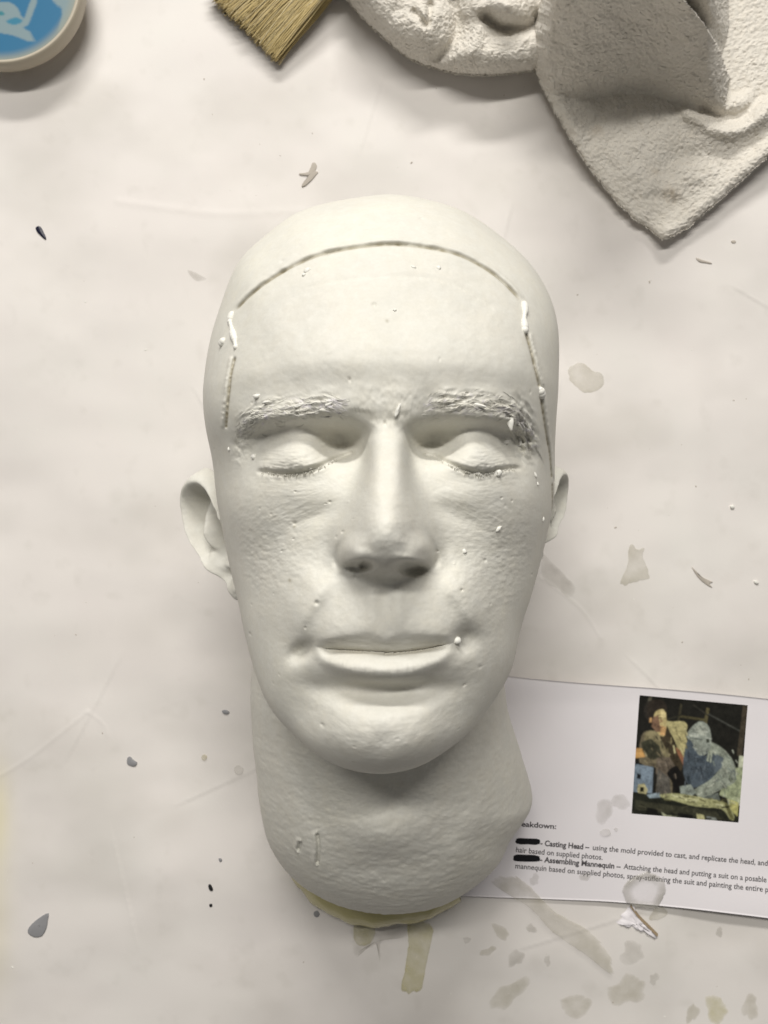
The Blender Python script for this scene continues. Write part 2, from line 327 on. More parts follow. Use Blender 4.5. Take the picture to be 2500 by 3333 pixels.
def head_z(x, y, detail=True):
    x = np.asarray(x, float); y = np.asarray(y, float)
    phi = np.arctan2(y - HC[1], x - HC[0]); r = np.hypot(x - HC[0], y - HC[1])
    R, ze = outline(phi); rho = np.clip(r / R, 0, 1)
    up = np.sin(phi)
    nexp = np.where(up > 0, 2.9 - 0.65 * sstep(0.2, 1.0, up), 2.9 + 1.6 * sstep(0.3, 1.0, -up))
    fall = np.sqrt(np.clip(1 - rho ** nexp, 0, 1))
    A = interp(y, [(145,192),(100,192),(70,191),(60,191),(49,191.2),(41,188.8),(34,185.2),(30,182.6),(26,180.0),(22,178.8),(8,177),(-8,178),(-22,179.5),(-35,180),(-50,178.5),(-60,177.5),(-72,178.5),(-84,180),(-100,178)])
    k = interp(y, [(145,.0015),(60,.0024),(35,.0034),(15,.0045),(-10,.0055),(-40,.006),(-70,.007),(-100,.007)])
    T = A - k * x * x
    z = ze + (T - ze) * fall
    # forehead lobes, brow ridge, glabella
    z += 2.4 * gs(x, y, -19, 52, 15, 10) + 2.4 * gs(x, y, 21, 52, 15, 10)
    z += -1.4 * gs(x, y, 1, 44, 9, 9)
    z += 0.6 * gs(x, y, 1, 34, 13, 6)
    for s, B in ((-1, BROW_L), (1, BROW_R)):
        d, t, sd = pdist(x, y, B, 20)
        below = np.where(sd < 0, 1, 0)                   # brow shelf: soft above, steep below
        z += 2.2 * np.exp(-(d / np.where(below, 3.6, 6.0)) ** 2) * sstep(-0.02, 0.2, t)
    # eye sockets: steep under the brow, soft towards the cheek
    for s in (-1, 1):
        yc = 25.2 - 0.0040 * (x - s * 29) ** 2
        fy = np.where(y > yc, np.exp(-(np.abs(y - yc) / 5.0) ** 4), np.exp(-((y - yc) / 7.2) ** 2))
        fx = np.exp(-(np.abs(x - s * 28.0 - 1) / 20.5) ** 4)
        ex = (-28.8 if s < 0 else 31.0)
        z -= 15.5 * fy * fx * (1 - 0.30 * np.exp(-((x - ex) / 10.0) ** 2))
        z -= 6.8 * gs(x, y, s * 16.0 + 1.2, 22.8, 7.0, 7.0, p=2.5)
        # rounded closed lid over the eyeball
        ex = (-28.8 if s < 0 else 31.0)
        z += 11.8 * gs(x, y, ex + s * 1.0, 22.0, 14.6, 8.4, p=2.4) + 0.6 * gs(x, y, ex, 15.5, 17, 3.0, p=2.4)
        z -= 1.6 * gs(x, y, s * 47 + 1, 17, 5, 8)
    # lower lid bag and cheekbones
    for s in (-1, 1):
        z += 2.4 * gs(x, y, s * 29 + 1, 7.0, 17, 5.5, s * 6)
        z -= 1.1 * gs(x, y, s * 24 + 1, -1.5, 14, 3.2, -s * 22)
        z += 4.8 * gs(x, y, s * 43, 1, 20, 13)
        z -= 3.0 * gs(x, y, s * 45, -36, 18, 18)
        z += 2.5 * gs(x, y, s * 62, 34, 10, 14)
    # nose
    xn = interp(y, [(40,1.3),(20,1.2),(0,0.6),(-20,0.4),(-40,0.4)])
    N = interp(y, [(44,0),(34,0.6),(29,1.2),(26,4.2),(22,9.0),(16,14.5),(8,20),(2,25.8),(-2.5,28.6),(-6,28.8),(-10,26.8),(-14,22.2),(-18,16),(-22,9),(-25.5,4),(-29.5,1.2),(-34,0)])
    wn = interp(y, [(44,9),(34,8),(26,6.4),(17,6.2),(8,7.6),(0,9.4),(-5,10.6),(-10,11.2),(-15,11.2),(-22,10.2),(-31,10)])
    pn = interp(y, [(44,2.4),(24,4.2),(14,3.8),(4,2.5),(-4,2.3),(-10,2.6),(-16,3.2),(-22,3.4)])
    tn = np.abs(x - xn) / wn
    ye = y - 0.22 * np.clip(np.abs(x - xn) - 3.5, 0, 12) * sstep(-6, -14, y)      # the wings end higher than the columella
    N = np.where(y < -4, interp(ye, [(2,25.8),(-2.5,28.6),(-6,28.8),(-10.3,28.0),(-13.2,25.6),(-16.0,20.2),(-18.8,12.6),(-21.0,5.6),(-23.2,1.6),(-26,.2),(-34,0)]), N)
    z += N * np.exp(-0.69 * tn ** pn)
    z += 3.0 * gs(x, y, 1.0, 10, 15, 14)
    for s in (-1, 1):
        z += 5.4 * gs(x, y, s * 11.4 + .6, -13.2, 4.7, 5.0, s * 20, p=2.6)
        z -= 1.0 * gs(x, y, s * 18.8 + .4, -9, 2.4, 6.5, s * 22)
        z += 1.2 * gs(x, y, s * 2.0 + .4, -6.5, 6, 5)
    for Al in (ALAR_L, ALAR_R):
        d, t, sd = pdist(x, y, Al, 8)
        z -= 1.9 * sstep(0, .25, t) * sstep(1, .6, t) * np.exp(-(d / 1.3) ** 2)
    # nostrils
    for nx, ny in (PT['nosl'], PT['nosr']): z += 1.5 * gs(x, y, nx, ny + .6, 6.2, 4.0, 0, p=3)
    nx, ny = PT['nosl']; z -= 7.5 * gs(x, y, nx, ny - .3, 4.6, 2.1, 12, p=4); z -= 4.0 * gs(x, y, nx + 1.8, ny, 2.2, 1.5, 20, p=4); z -= 1.6 * gs(x, y, nx, ny - 3, 4.5, 2.6, 8)
    nx, ny = PT['nosr']; z -= 9.5 * gs(x, y, nx, ny - .3, 5.2, 2.6, -14, p=4); z -= 2.0 * gs(x, y, nx, ny - 3.2, 5, 2.6, -8); z += 1.2 * gs(x, y, nx - 1, ny + 3.4, 4.5, 1.4, -10)
    z += 1.6 * gs(x, y, 0.5, -17.0, 2.6, 4)
    # muzzle, philtrum, lips, chin
    z += 7.0 * gs(x, y, 0.3, -38, 25, 17, p=2.4)
    z -= 1.0 * gs(x, y, 0.3, -28, 2.6, 6)
    for s in (-1, 1): z += 0.6 * gs(x, y, s * 4.6 + .3, -29, 2.2, 6)
    for s, Nl in ((-1, NLF_L), (1, NLF_R)):
        d, t, sd = pdist(x, y, Nl, 18)
        side = -sd * s                                   # + on the cheek side
        z += sstep(0, .3, t) * sstep(1, .5, t) * np.where(side < 0, 2.6 * np.exp(-(d / 10.0) ** 2), 2.6 * np.exp(-(d / 3.4) ** 2)) * 1.2
    d, t, sd = pdist(x, y, MOUTH, 22)
    env = sstep(0, .14, t) * sstep(1, .86, t)
    q_ = d * sd                                          # + above the mouth line
    ul = np.where(q_ >= 0, 1, 0); ll = 1 - ul
    bow = 1 - 0.35 * gs(x, y, 0.3, -36, 3.0, 6)
    th = 0.36 + 0.64 * np.clip(np.sin(np.clip(t, 0, 1) * math.pi), 0, 1) ** 0.75   # lips thin out towards the corners
    vw = 7.0 * th * (1 + .10 * gs(x, y, -5.5, -38, 4, 9) + .10 * gs(x, y, 6.5, -38, 4, 9) - .22 * gs(x, y, .5, -38, 3.2, 9))
    rm = 1 - q_ / vw; ramp = np.where(rm > 0, np.clip(rm, 0, 1), 0); ramp = 0.5 * (rm + np.sqrt(rm * rm + 0.02)) * ul
    z += ul * env * (0.5 * bow * np.exp(-((q_ - 9.5 * th) / 4.5) ** 2) - 5.0 * ramp)
    z += ll * env * (4.6 * sstep(-.06, .30, t) * sstep(1.05, .72, t) * th ** 0.6 * np.exp(-(np.abs((-q_ - 5.6 * th) / (4.5 * th))) ** 1.9) - 3.6 * np.exp(-(q_ / 2.0) ** 2))
    z -= 0.9 * env * np.exp(-(d / 0.6) ** 2)
    z -= 7.4 * gs(x, y, 0.3, -59.6, 19, 4.6, p=2.6)
    mx_, my_ = PT['corl']; z -= 4.6 * gs(x, y, mx_, my_, 5.2, 2.8, 38)
    mx_, my_ = PT['corr']; z -= 4.2 * gs(x, y, mx_, my_, 4.2, 4.2, -20)
    z += 8.2 * gs(x, y, -0.5, -74, 20, 12.5, p=2.6)
    z -= 0.9 * gs(x, y, -0.5, -76, 4.0, 7, -20)
    for s in (-1, 1):
        z -= 2.6 * gs(x, y, s * 25, -68, 7, 11, s * 24)
        z += 1.4 * gs(x, y, s * 36, -55, 7, 12, s * 14)
    # lid margins
    for B in (LID_L, LID_R):
        d, t, sd = pdist(x, y, B, 8)
        e = sstep(0, .05, t) * sstep(1, .88, t)
        z -= 2.1 * e * np.exp(-(d / 0.85) ** 2)
        above = sd * (1 if B is LID_R else -1)
        z += 0.7 * e * np.where(above > 0, np.exp(-((d - 1.6) / 1.5) ** 2), 0)
    if not detail: return z
    # ---- fine relief
    face = sstep(0.95, 0.75, rho)
    # brow hair: ridged streaks, frayed plaster
    for s, B in ((-1, BROW_L), (1, BROW_R)):
        d, t, sd = pdist(x, y, B, 10)
        mk = np.exp(-(d / 4.6) ** 4) * sstep(0.0, 0.15, t) * sstep(1.0, 0.85, t)
        u = t * 45; v = d * sd
        st = fbm(u / 4.0 + 0.45 * v * s, v / 0.75, oct=3, seed=31 + s)
        am = 0.55 + 0.6 * np.clip(0.5 + fbm(u / 9, v / 4, oct=2, seed=33), 0, 1.4)
        z += mk * am * (0.62 * st + 0.45 * fbm(u / 2.2 + 0.4 * v * s, v / 0.42, oct=2, seed=35) + 0.3 * np.abs(fbm(u / 1.6, v / 1.2, oct=2, seed=41)))
        lg = np.exp(-((v + 3.0) / 0.8) ** 2) * np.clip(0.3 + fbm(u / 5.0, v * 0 + 3, oct=2, seed=37), 0, 1) * sstep(.05, .2, t) * sstep(.95, .8, t)
        z += 1.3 * lg
    rx, ry = at(1712, 1400, 160)
    mk = gs(x, y, rx, ry, 5.0, 10.5, 20, p=3.5)
    z += mk * (2.0 * fbm(x / 1.9 + .4 * y, y / 2.6, oct=3, seed=51) - 1.5)
    rx, ry = at(775, 1440, 160)
    mk = gs(x, y, rx, ry, 4.0, 7, -20, p=3)
    z += mk * 0.6 * fbm(x / 2.2, y / 2.2, oct=3, seed=53)
    # lids: fine wrinkles following the lid edge
    for B in (LID_L, LID_R):
        d, t, sd = pdist(x, y, B, 14)
        above = sd * (1 if B is LID_R else -1)
        z += np.where(above > 0, 1, 0.25) * np.exp(-((d - 4) / 5.0) ** 2) * 0.28 * sstep(0, .12, t) * sstep(1, .88, t) * fbm(t * 9, d / 0.8, oct=3, seed=61)
        z += np.exp(-((d - 1.0) / 1.5) ** 2) * 0.4 * sstep(0.3, 0.6, t) * sstep(1.0, 0.8, t) * fbm(x / 1.1, y / 1.6, oct=2, seed=62)
    # under-eye ripples and skin pores (slightly stretched across)
    for s in (-1, 1):
        m_ = gs(x, y, s * 32, 0, 17, 7, -s * 15)
        z += 0.11 * m_ * fbm((x * 0.9 - s * y * 0.6) / 7.0, (y + s * 0.45 * x) / 1.5, oct=3, seed=71)
    pores = fbm(x / 1.9, y / 1.15, oct=3, seed=81)
    ck = np.maximum(gs(x, y, -42, -16, 20, 16, p=3), gs(x, y, 42, -18, 20, 18, p=3))
    z += face * (0.04 + 0.10 * ck) * pores
    z += 0.11 * gs(x, y, 0, -72, 30, 16, p=3) * fbm(x / 2.4, y / 2.0, oct=3, seed=82)
    z += 0.22 * gs(x, y, 3, 34, 16, 8, p=3) * fbm(x / 1.7, y / 1.5, oct=3, seed=83)
    z += 0.10 * gs(x, y, 1, -8, 14, 8, p=3) * fbm(x / 1.5, y / 1.5, oct=2, seed=84)
    z += 0.25 * fbm(x / 17, y / 17, oct=3, seed=85) * face
    d, t, sd = pdist(x, y, MOUTH, 12)
    z += np.where(sd < 0, 1, 0) * np.exp(-((d - 5) / 3.0) ** 2) * sstep(0, .15, t) * sstep(1, .85, t) * (0.16 * fbm(t * 55, d / 7.0, oct=2, seed=96) + 0.16 * fbm(x / 5, y / 3, oct=2, seed=97))
    # upper lip wrinkles
    d, t, sd = pdist(x, y, MOUTH, 12)
    z += np.where(sd > 0, 1, 0.35) * np.exp(-((d - 2.5) / 2.8) ** 2) * 0.20 * sstep(0, .15, t) * sstep(1, .85, t) * fbm(t * 14, d / 0.7, oct=2, seed=86)
    # pinholes and small chips in the cast
    pr = np.random.default_rng(77)
    for k_ in range(70):
        a_ = pr.uniform(-math.pi, math.pi); q2 = math.sqrt(pr.uniform(0, 0.86)); R0 = outline(np.array([a_]))[0][0] * q2
        cx_, cy_ = HC[0] + R0 * math.cos(a_), HC[1] + R0 * math.sin(a_); rr_ = pr.choice([.3, .35, .45, .7]); dp = pr.uniform(.25, .8) * (1 if pr.random() < .85 else -.35)
        m_ = (np.abs(x - cx_) < 3) & (np.abs(y - cy_) < 3)
        if m_.any(): z[m_] -= dp * np.exp(-(((x[m_] - cx_) / rr_) ** 2 + ((y[m_] - cy_) / (rr_ * pr.uniform(.6, 1.1))) ** 2))
    # scuffed, chalky areas
    z += 0.10 * face * fbm(x / 3.2, y / 3.2, oct=4, seed=87) * np.clip(0.3 + fbm(x / 28, y / 28, oct=2, seed=88), 0, 1)
    # faint trim line across the forehead
    d, t, sd = pdist(x, y, TRIM, 6)
    z += np.where(sd > 0, -0.35, 0.0) * np.exp(-(d / 1.6) ** 2)
    # seam: narrow groove with a raised lip on the skull side
    for S_ in SEAMS:
        d, t, sd = pdist(x, y, S_, 6)
        e = sstep(0.0, 0.03, t) * sstep(1.0, 0.97, t)
        jit = 1 + 0.30 * fbm(t * 40, t * 0 + 2, oct=2, seed=91)
        z -= 1.0 * e * jit * np.exp(-(d / 0.68) ** 2)
        z += np.where(sd > 0, 0.8 * e * jit * np.exp(-((d - 1.7) / 0.9) ** 2), 0)
    return z

TRIM = [(0, 900), (1, 900)]; SEAMS = []
def hit(px_, py_, det=False):
    """where the camera ray through a photo pixel meets the head"""
    z_ = 170.0
    for _ in range(9):
        x_, y_ = at(px_, py_, z_); z2 = float(head_z(np.array([x_]), np.array([y_]), det)[0]); z_ = 0.15 * z_ + 0.85 * z2
    x_, y_ = at(px_, py_, z_)
    return x_, y_, z_
for _it in range(2):
    _new = {k_: spline([hit(*p_)[:2] for p_ in v_], 8) for k_, v_ in CURVES.items()}
    _np = {k_: hit(*v_)[:2] for k_, v_ in PTS.items()}
    globals().update(_new); PT.update(_np)
SEAMS = [spline([hit(*p)[:2] for p in S_], 8) for S_ in SEAM_PX]
TRIM = spline([hit(*p)[:2] for p in [(1020,935),(1120,915),(1250,905),(1400,910),(1500,940),(1590,995)]], 8)

NA, NF, NB = 1080, 330, 46
phi = np.linspace(-math.pi, math.pi, NA, endpoint=False)
R, ZE = outline(phi)
s = np.sin(np.linspace(0.006, 1, NF) * math.pi / 2)[:, None]
hx = HC[0] + s * R[None] * np.cos(phi)[None]; hy = HC[1] + s * R[None] * np.sin(phi)[None]
hz = head_z(hx, hy)
tb = np.linspace(0, 1, NB + 1)[1:, None] * math.pi / 2
sc = 0.30 + 0.70 * np.cos(tb) ** 0.75
bx = HC[0] + sc * R[None] * np.cos(phi)[None]; by = HC[1] + 8 * (1 - sc) + sc * R[None] * np.sin(phi)[None]
bz = ZE[None] * (1 - np.sin(tb) ** 1.25) + 0.5
VX = np.concatenate([hx, bx]); VY = np.concatenate([hy, by]); VZ = np.concatenate([hz, bz])
# skull shell flaws near the outline
VZ_n = 0.18 * fbm(VX / 9, VY / 9, VZ / 9, oct=3, seed=95); VZ = VZ + VZ_n * 0.5
dirt_and_tone = np.zeros(VX.shape); paint = np.zeros(VX.shape)
for S_ in SEAMS:
    d, t, sd = pdist(VX, VY, S_, 5)
    dirt_and_tone = np.maximum(dirt_and_tone, (0.74 + 0.25 * fbm(t * 50, t * 0, oct=2, seed=93)) * np.exp(-((d - 0.1) / 0.62) ** 2) * sstep(0, .03, t) * sstep(1, .97, t))
dirt_and_tone[NF:] = 0
d, t, sd = pdist(VX, VY, MOUTH, 5); dirt_and_tone = np.maximum(dirt_and_tone, 0.45 * np.exp(-(d / 0.5) ** 2) * sstep(0.08, .2, t) * sstep(.92, .8, t)); dirt_and_tone[NF:] = 0  # thin darker line along the closed lips
for B in (BROW_L, BROW_R):
    d, t, sd = pdist(VX, VY, B, 8)
    paint = np.maximum(paint, np.exp(-(d / 3.2) ** 4) * 0.8 * np.clip(fbm(VX / 2.2, VY / 1.2, oct=2, seed=99) - 0.35, 0, 1))
paint[NF:] = 0
for px_, py_, r_ in [(958,1715,.9),(943,1890,1.1),(1050,1003,.0),(1260,1045,.9),(1150,2480,.5),(1238,2430,.4)]:
    cx_, cy_, _z0 = hit(px_, py_)
    if r_ > 0: dirt_and_tone = np.maximum(dirt_and_tone, 0.6 * np.exp(-(((VX - cx_) ** 2 + (VY - cy_) ** 2) / (r_ * .6) ** 2)))
dirt_and_tone[NF:] = 0
V = np.stack([VX, VY, VZ], -1).reshape(-1, 3)
q = ring_quads(NF + NB, NA)
cz = head_z(np.array([HC[0]]), np.array([HC[1]]))[0]
V = np.concatenate([V, [[HC[0], HC[1], cz]]]); ci = len(V) - 1
j = np.arange(NA); tr = np.stack([j, (j + 1) % NA, np.full(NA, ci)], -1)
head = empty('life_cast', (0, 20, 0))
tag(head, 'white plaster life cast of a man\'s head with closed eyes lying face up', 'plaster cast')
me = mesh_np('face', V, quads=q, tris=tr, attrs={'dirt_and_tone': np.append(dirt_and_tone.ravel(), 0), 'paint': np.append(paint.ravel(), 0)})
link('face', me, M_PLASTER, head)

# ------------------------------------------------------------------ neck
NO = [(930,1900,60),(850,2030,55),(815,2200,48),(818,2350,46),(828,2500,45),(832,2600,42),(852,2720,34),(900,2810,27),(965,2872,22),(1080,2925,19),(1200,2948,18),(1330,2950,18),
      (1440,2930,18),(1530,2890,20),(1600,2838,24),(1645,2785,26),(1675,2715,28),(1712,2655,22),(1738,2600,18),(1735,2550,20),(1712,2480,34),(1685,2400,43),(1655,2300,48),(1640,2200,50),(1600,2030,55),(1520,1900,60)]
NC = (2.0, -112.0)
n2 = np.array([(*at(a, b, z_), z_) for a, b, z_ in NO]); n2 = spline(n2, 14, closed=True)
_na = np.arctan2(n2[:, 1] - NC[1], n2[:, 0] - NC[0]); _nr = np.hypot(n2[:, 0] - NC[0], n2[:, 1] - NC[1]); _oo = np.argsort(_na)
_na = _na[_oo]; _nr = _nr[_oo] * np.interp(np.degrees(_na), [-180,-150,-125,-90,-60,-30,0,180], [.985,.955,.935,.95,.945,.965,.985,.985]); _nz = n2[_oo, 2]
def neck_out(p): return np.interp(p, _na, _nr, period=2 * math.pi), np.interp(p, _na, _nz, period=2 * math.pi)
GROOVES = [spline([at(1040,2690,92), at(1043,2730,90), at(1040,2780,86)], 6), spline([at(985,2718,85), at(978,2745,83)], 4)]
def neck_z(x, y, detail=True):
    ph = np.arctan2(y - NC[1], x - NC[0]); r = np.hypot(x - NC[0], y - NC[1]); R_, ze = neck_out(ph); rho = np.clip(r / R_, 0, 1)
    fall = np.sqrt(np.clip(1 - rho ** 2.3, 0, 1))
    A = interp(y, [(-20,122),(-80,122),(-100,119),(-130,114),(-160,107),(-185,98),(-210,92)])
    z = ze + (A - ze - 0.004 * x * x) * fall
    z += 4.0 * gs(x, y, 0, -128, 14, 9) - 3.0 * gs(x, y, -1, -106, 13, 8) - 2.0 * gs(x, y, 0, -148, 18, 8)
    for s_ in (-1, 1): z += 2.2 * gs(x, y, s_ * 34, -135, 8, 30, s_ * -18)
    if detail:
        z += 0.22 * fbm(x / 4.2, y / 2.2, oct=3, seed=111) * (0.5 + gs(x, y, 5, -160, 40, 30)) + 0.12 * fbm(x / 1.8, y / 1.4, oct=2, seed=112)
        z += 0.7 * gs(x, y, 0, -192, 50, 12, p=4) * np.abs(fbm(x / 4, y / 3, oct=2, seed=113))
        for g_ in GROOVES:
            d, t, sd = pdist(x, y, g_, 8); z += -1.6 * np.exp(-(d / 0.8) ** 2) + 0.9 * np.exp(-((d - 1.6) / 1.0) ** 2) * (sd < 0)
    return z
NA2, NF2 = 620, 210
ph = np.linspace(-math.pi, math.pi, NA2, endpoint=False); R_, ze = neck_out(ph)
R_ = R_ + 1.7 * fbm(np.cos(ph) * 16, np.sin(ph) * 16, oct=4, seed=114, gain=.65) * sstep(0.1, -0.6, np.sin(ph))
s = np.sin(np.linspace(0.01, 1, NF2) * math.pi / 2)[:, None]
nx_ = NC[0] + s * R_ * np.cos(ph); ny_ = NC[1] + s * R_ * np.sin(ph)
nz_ = neck_z(nx_, ny_)
nz_[-1] = ze
tb = np.linspace(0, 1, 14)[1:, None]
wx = NC[0] + (1 - 0.06 * tb) * R_ * np.cos(ph); wy = NC[1] + (1 - 0.06 * tb) * R_ * np.sin(ph); wz = ze * (1 - tb) - 1.0 * tb
VX = np.concatenate([nx_, wx]); VY = np.concatenate([ny_, wy]); VZ = np.concatenate([nz_, wz])
V = np.stack([VX, VY, VZ], -1).reshape(-1, 3); ci = len(V)
V = np.concatenate([V, [[*NC, float(neck_z(np.array([NC[0]]), np.array([NC[1]]))[0])]]])
j = np.arange(NA2)
me = mesh_np('neck', V, quads=ring_quads(NF2 + 13, NA2), tris=np.stack([j, (j + 1) % NA2, np.full(NA2, ci)], -1), attrs={'dirt_and_tone': np.zeros(len(V)), 'paint': np.zeros(len(V))})
link('neck', me, M_PLASTER, head)

# wet yellow rim of the core showing below the neck edge
rim = [(925,2780,2),(958,2868,14),(1030,2950,34),(1112,2993,44),(1200,3012,46),(1290,3008,38),(1370,2992,34),(1440,2965,22),(1500,2925,4)]
inn = [(985,2780),(1040,2820),(1090,2860),(1140,2890),(1200,2905),(1290,2905),(1360,2895),(1415,2880),(1480,2865)]
a_ = spline([at(p[0], p[1], 2) for p in rim], 10); b_ = spline([at(p[0], p[1], 20) for p in inn], 10)
rows = []
for k in range(9):
    t = k / 8; z_ = -1.2 + 20.0 * math.sin(t * math.pi / 2) ** 0.8
    f_ = 1 - math.cos(t * math.pi / 2)
    P_ = a_ * (1 - f_) + b_ * f_
    jz = 0.6 * fbm(P_[:, 0] / 6, P_[:, 1] / 6, oct=2, seed=120)
    rows.append(np.column_stack([P_[:, 0], P_[:, 1] + 2.2 * jz * (1 - t), np.full(len(P_), z_)]))
V = np.concatenate(rows); me = mesh_np('resin_rim', V, quads=ring_quads(9, len(a_), closed=False)[:, ::-1])
link('resin_rim', me, M_RESIN, head)

# ------------------------------------------------------------------ ears
def ear_mesh():
    """relief on an oval: a = up the ear, b = from the cheek backwards, h = out of the side of the head"""
    na, nr = 220, 90
    ph = np.linspace(-math.pi, math.pi, na, endpoint=False)
    pts = spline([(30,0),(29,9),(24,16),(15,19),(4,18.5),(-8,15),(-18,10),(-26,5),(-31,0),(-31,-5),(-26,-8.5),(-18,-9),(0,-9.5),(14,-10),(23,-8)], 10, closed=True)
    pa = np.arctan2(pts[:, 1], pts[:, 0]); pr = np.hypot(pts[:, 0], pts[:, 1]); o_ = np.argsort(pa)
    R_ = np.interp(ph, pa[o_], pr[o_], period=2 * math.pi)
    s = np.linspace(0.02, 1, nr)[:, None]; s = 1 - (1 - s) ** 1.6
    A = s * R_ * np.cos(ph); B = s * R_ * np.sin(ph); rho = s * np.ones_like(R_)
    back = np.interp(np.degrees(ph), [-180, -95, -60, -30, 0, 90, 125, 152, 172, 180], [0, 0, .75, 1, 1, .95, .8, .35, .05, 0])
    thick = np.interp(np.degrees(ph), [-180, -60, 0, 40, 90, 180], [.10, .17, .18, .13, .085, .10])
    h = np.interp(np.degrees(ph), [-180, 0, 40, 90, 140, 180], [7, 8.5, 8, 7.0, 6.0, 4]) * np.exp(-((rho - 1.0 + thick) / thick) ** 2) * back
    h = h + 2.2 * rho ** 2                    # helix
    h -= 3.5 * np.exp(-((rho - 0.62) / 0.10) ** 2) * back
    h += 6.5 * gs(A, B, 1, 7.6, 14, 2.8, -12)                               # antihelix
    h -= 9.0 * gs(A, B, -2, 0.2, 11, 5.6, -8, p=3)
    h += 3.0 * gs(A, B, 4, -1.5, 2.2, 6.0, 15)                         # concha
    h += 5.5 * gs(A, B, -8, -8.5, 4.0, 2.6)                                  # tragus side / antitragus
    h += 3.4 * gs(A, B, -13.5, 3.5, 3.4, 5.0, -25)
    h -= 1.8 * gs(A, B, -19.0, 5.0, 3.0, 3.0)
    h += 4.0 * gs(A, B, -25.0, -1.5, 6, 6.5)                                  # lobe
    h -= 2.4 * gs(A, B, -18, 1, 3, 3.5)
    h += 0.4 * fbm(A / 5, B / 5, oct=3, seed=130)
    h -= 3.0 * sstep(0.9, 1.0, rho) ** 2
    tb = np.linspace(0, 1, 12)[1:, None]
    A2 = (1 - 0.45 * tb ** 1.5) * R_ * np.cos(ph); B2 = (1 - 0.45 * tb ** 1.5) * R_ * np.sin(ph) - 3 * tb; h2 = h[-1] - 3.5 * np.sin(tb * math.pi / 2) - 6 * tb ** 2
    A = np.concatenate([A, A2]); B = np.concatenate([B, B2]); h = np.concatenate([h, h2 * np.ones_like(A2)])
    return A, B, h, ring_quads(nr + 11, na), na
EA, EB, EH, EQ, ENA = ear_mesh()
def place_ear(center, a_dir, b_dir, sa, sb, sh, flip):
    a = Vector(a_dir).normalized(); b = Vector(b_dir); b = (b - a * b.dot(a)).normalized(); nrm = b.cross(a) if flip else a.cross(b)
    P = (np.outer(EA.ravel() * sa, a) + np.outer(EB.ravel() * sb, b) + np.outer(EH.ravel() * sh, nrm)) + np.array(center)
    P = np.concatenate([P, P[:ENA].mean(0)[None]]); ci = len(P) - 1; j = np.arange(ENA)
    qq = EQ; tt = np.stack([j, (j + 1) % ENA, np.full(ENA, ci)], -1)
    if flip: qq = qq[:, ::-1]; tt = tt[:, ::-1]
    me = mesh_np('ear', P, quads=qq, tris=tt, attrs={'dirt_and_tone': np.zeros(len(P)), 'paint': np.zeros(len(P))})
    return link('ear', me, M_PLASTER, head)
place_ear((-66.8, -9.0, 92), (-0.26, 1, -0.05), (-0.72, 0, -0.70), 0.97, 0.98, 1.0, False)
place_ear((66.9, 0.0, 90), (0.16, 1, -0.05), (0.42, 0, -0.90), 0.70, 0.85, 0.8, True)

# ------------------------------------------------------------------ small pieces stuck on the cast
def blob_mesh(name, rx, ry, rz, rot=0.0, n=10, jag=0.15, seed=0, point=0.0):
    bm = bmesh.new(); bmesh.ops.create_icosphere(bm, subdivisions=2 if max(rx, ry) < 2 else 3, radius=1.0)
    c, s_ = math.cos(math.radians(rot)), math.sin(math.radians(rot))
    for v in bm.verts:
        f = 1 + jag * float(vnoise(np.array([v.co.x * 1.7 + seed]), np.array([v.co.y * 1.7]), np.array([v.co.z * 1.7]), seed)[0])
        x_, y_, z_ = v.co.x * rx * f, v.co.y * ry * f, v.co.z * rz * f
        if point: y_ *= 1 - point * (0.5 + 0.5 * v.co.x)
        v.co = ((x_ * c - y_ * s_) * .001, (x_ * s_ + y_ * c) * .001, z_ * .001)
    for f in bm.faces: f.smooth = True
    me = bpy.data.meshes.new(name); bm.to_mesh(me); bm.free()
    return me
def stick(name, px_, py_, rx, ry, rz, rot=0, m=M_BEAD, jag=0.2, seed=0, lift=0.4, point=0.0):
    x_, y_, z_ = hit(px_, py_, True)
    o = link(name, blob_mesh(name, rx, ry, rz, rot, jag=jag, seed=seed, point=point), m, None)
    o.location = (x_ * .001, y_ * .001, (z_ + lift * rz) * .001)
    o.parent = head; o.matrix_parent_inverse = Matrix.Translation(-head.location)
    return o
for i, (a, b, rx, ry, rz, rot) in enumerate([(826,1487,1.0,1.0,.8,0),(1646,1440,1.2,.8,.8,20),(1487,2084,1.5,1.35,1.2,0),(745,1462,.5,.8,.4,0),(1010,1525,.6,.4,.4,0)]):
    stick('plaster_bead', a, b, rx, ry, rz, rot, seed=i, jag=0.1)
for i, (a, b, rx, ry, rz, rot, pt) in enumerate([(1296,1335,2.3,.85,.9,70,.5),(1552,1545,2.2,1.6,.6,-20,.6),(1618,1541,1.7,1.4,.6,200,.5),(1000,880,1.3,.9,.5,30,.2),(990,895,.8,.6,.4,0,.2),
                                          (1345,870,1.0,.5,.3,-15,.2),(1622,1722,1.8,.8,.5,40,.3),(1512,1795,.9,.8,.5,0,.1),(1742,1545,1.4,.5,.4,-60,.2),(1750,1575,.8,.5,.4,-60,.2),(1768,1690,.9,.6,.4,90,.2),
                                          (1285,1010,.6,.5,.3,0,0),(1428,873,.8,.7,.3,0,0),(838,1290,1.6,.8,.8,10,.3),(868,1310,1.5,.6,.8,12,.3),(975,1320,2.0,.7,.7,16,.3),(1070,1316,1.6,.7,.6,20,.3),(1560,1320,2.4,.8,.7,-14,.3),(1470,1318,1.8,.6,.6,5,.3),
                                          (1660,1375,1.3,2.6,.9,10,.2),(1690,1430,1.1,3.0,.9,14,.3)]):
    stick('plaster_flake', a, b, rx, ry, rz, rot, seed=20 + i, jag=0.35, point=pt)
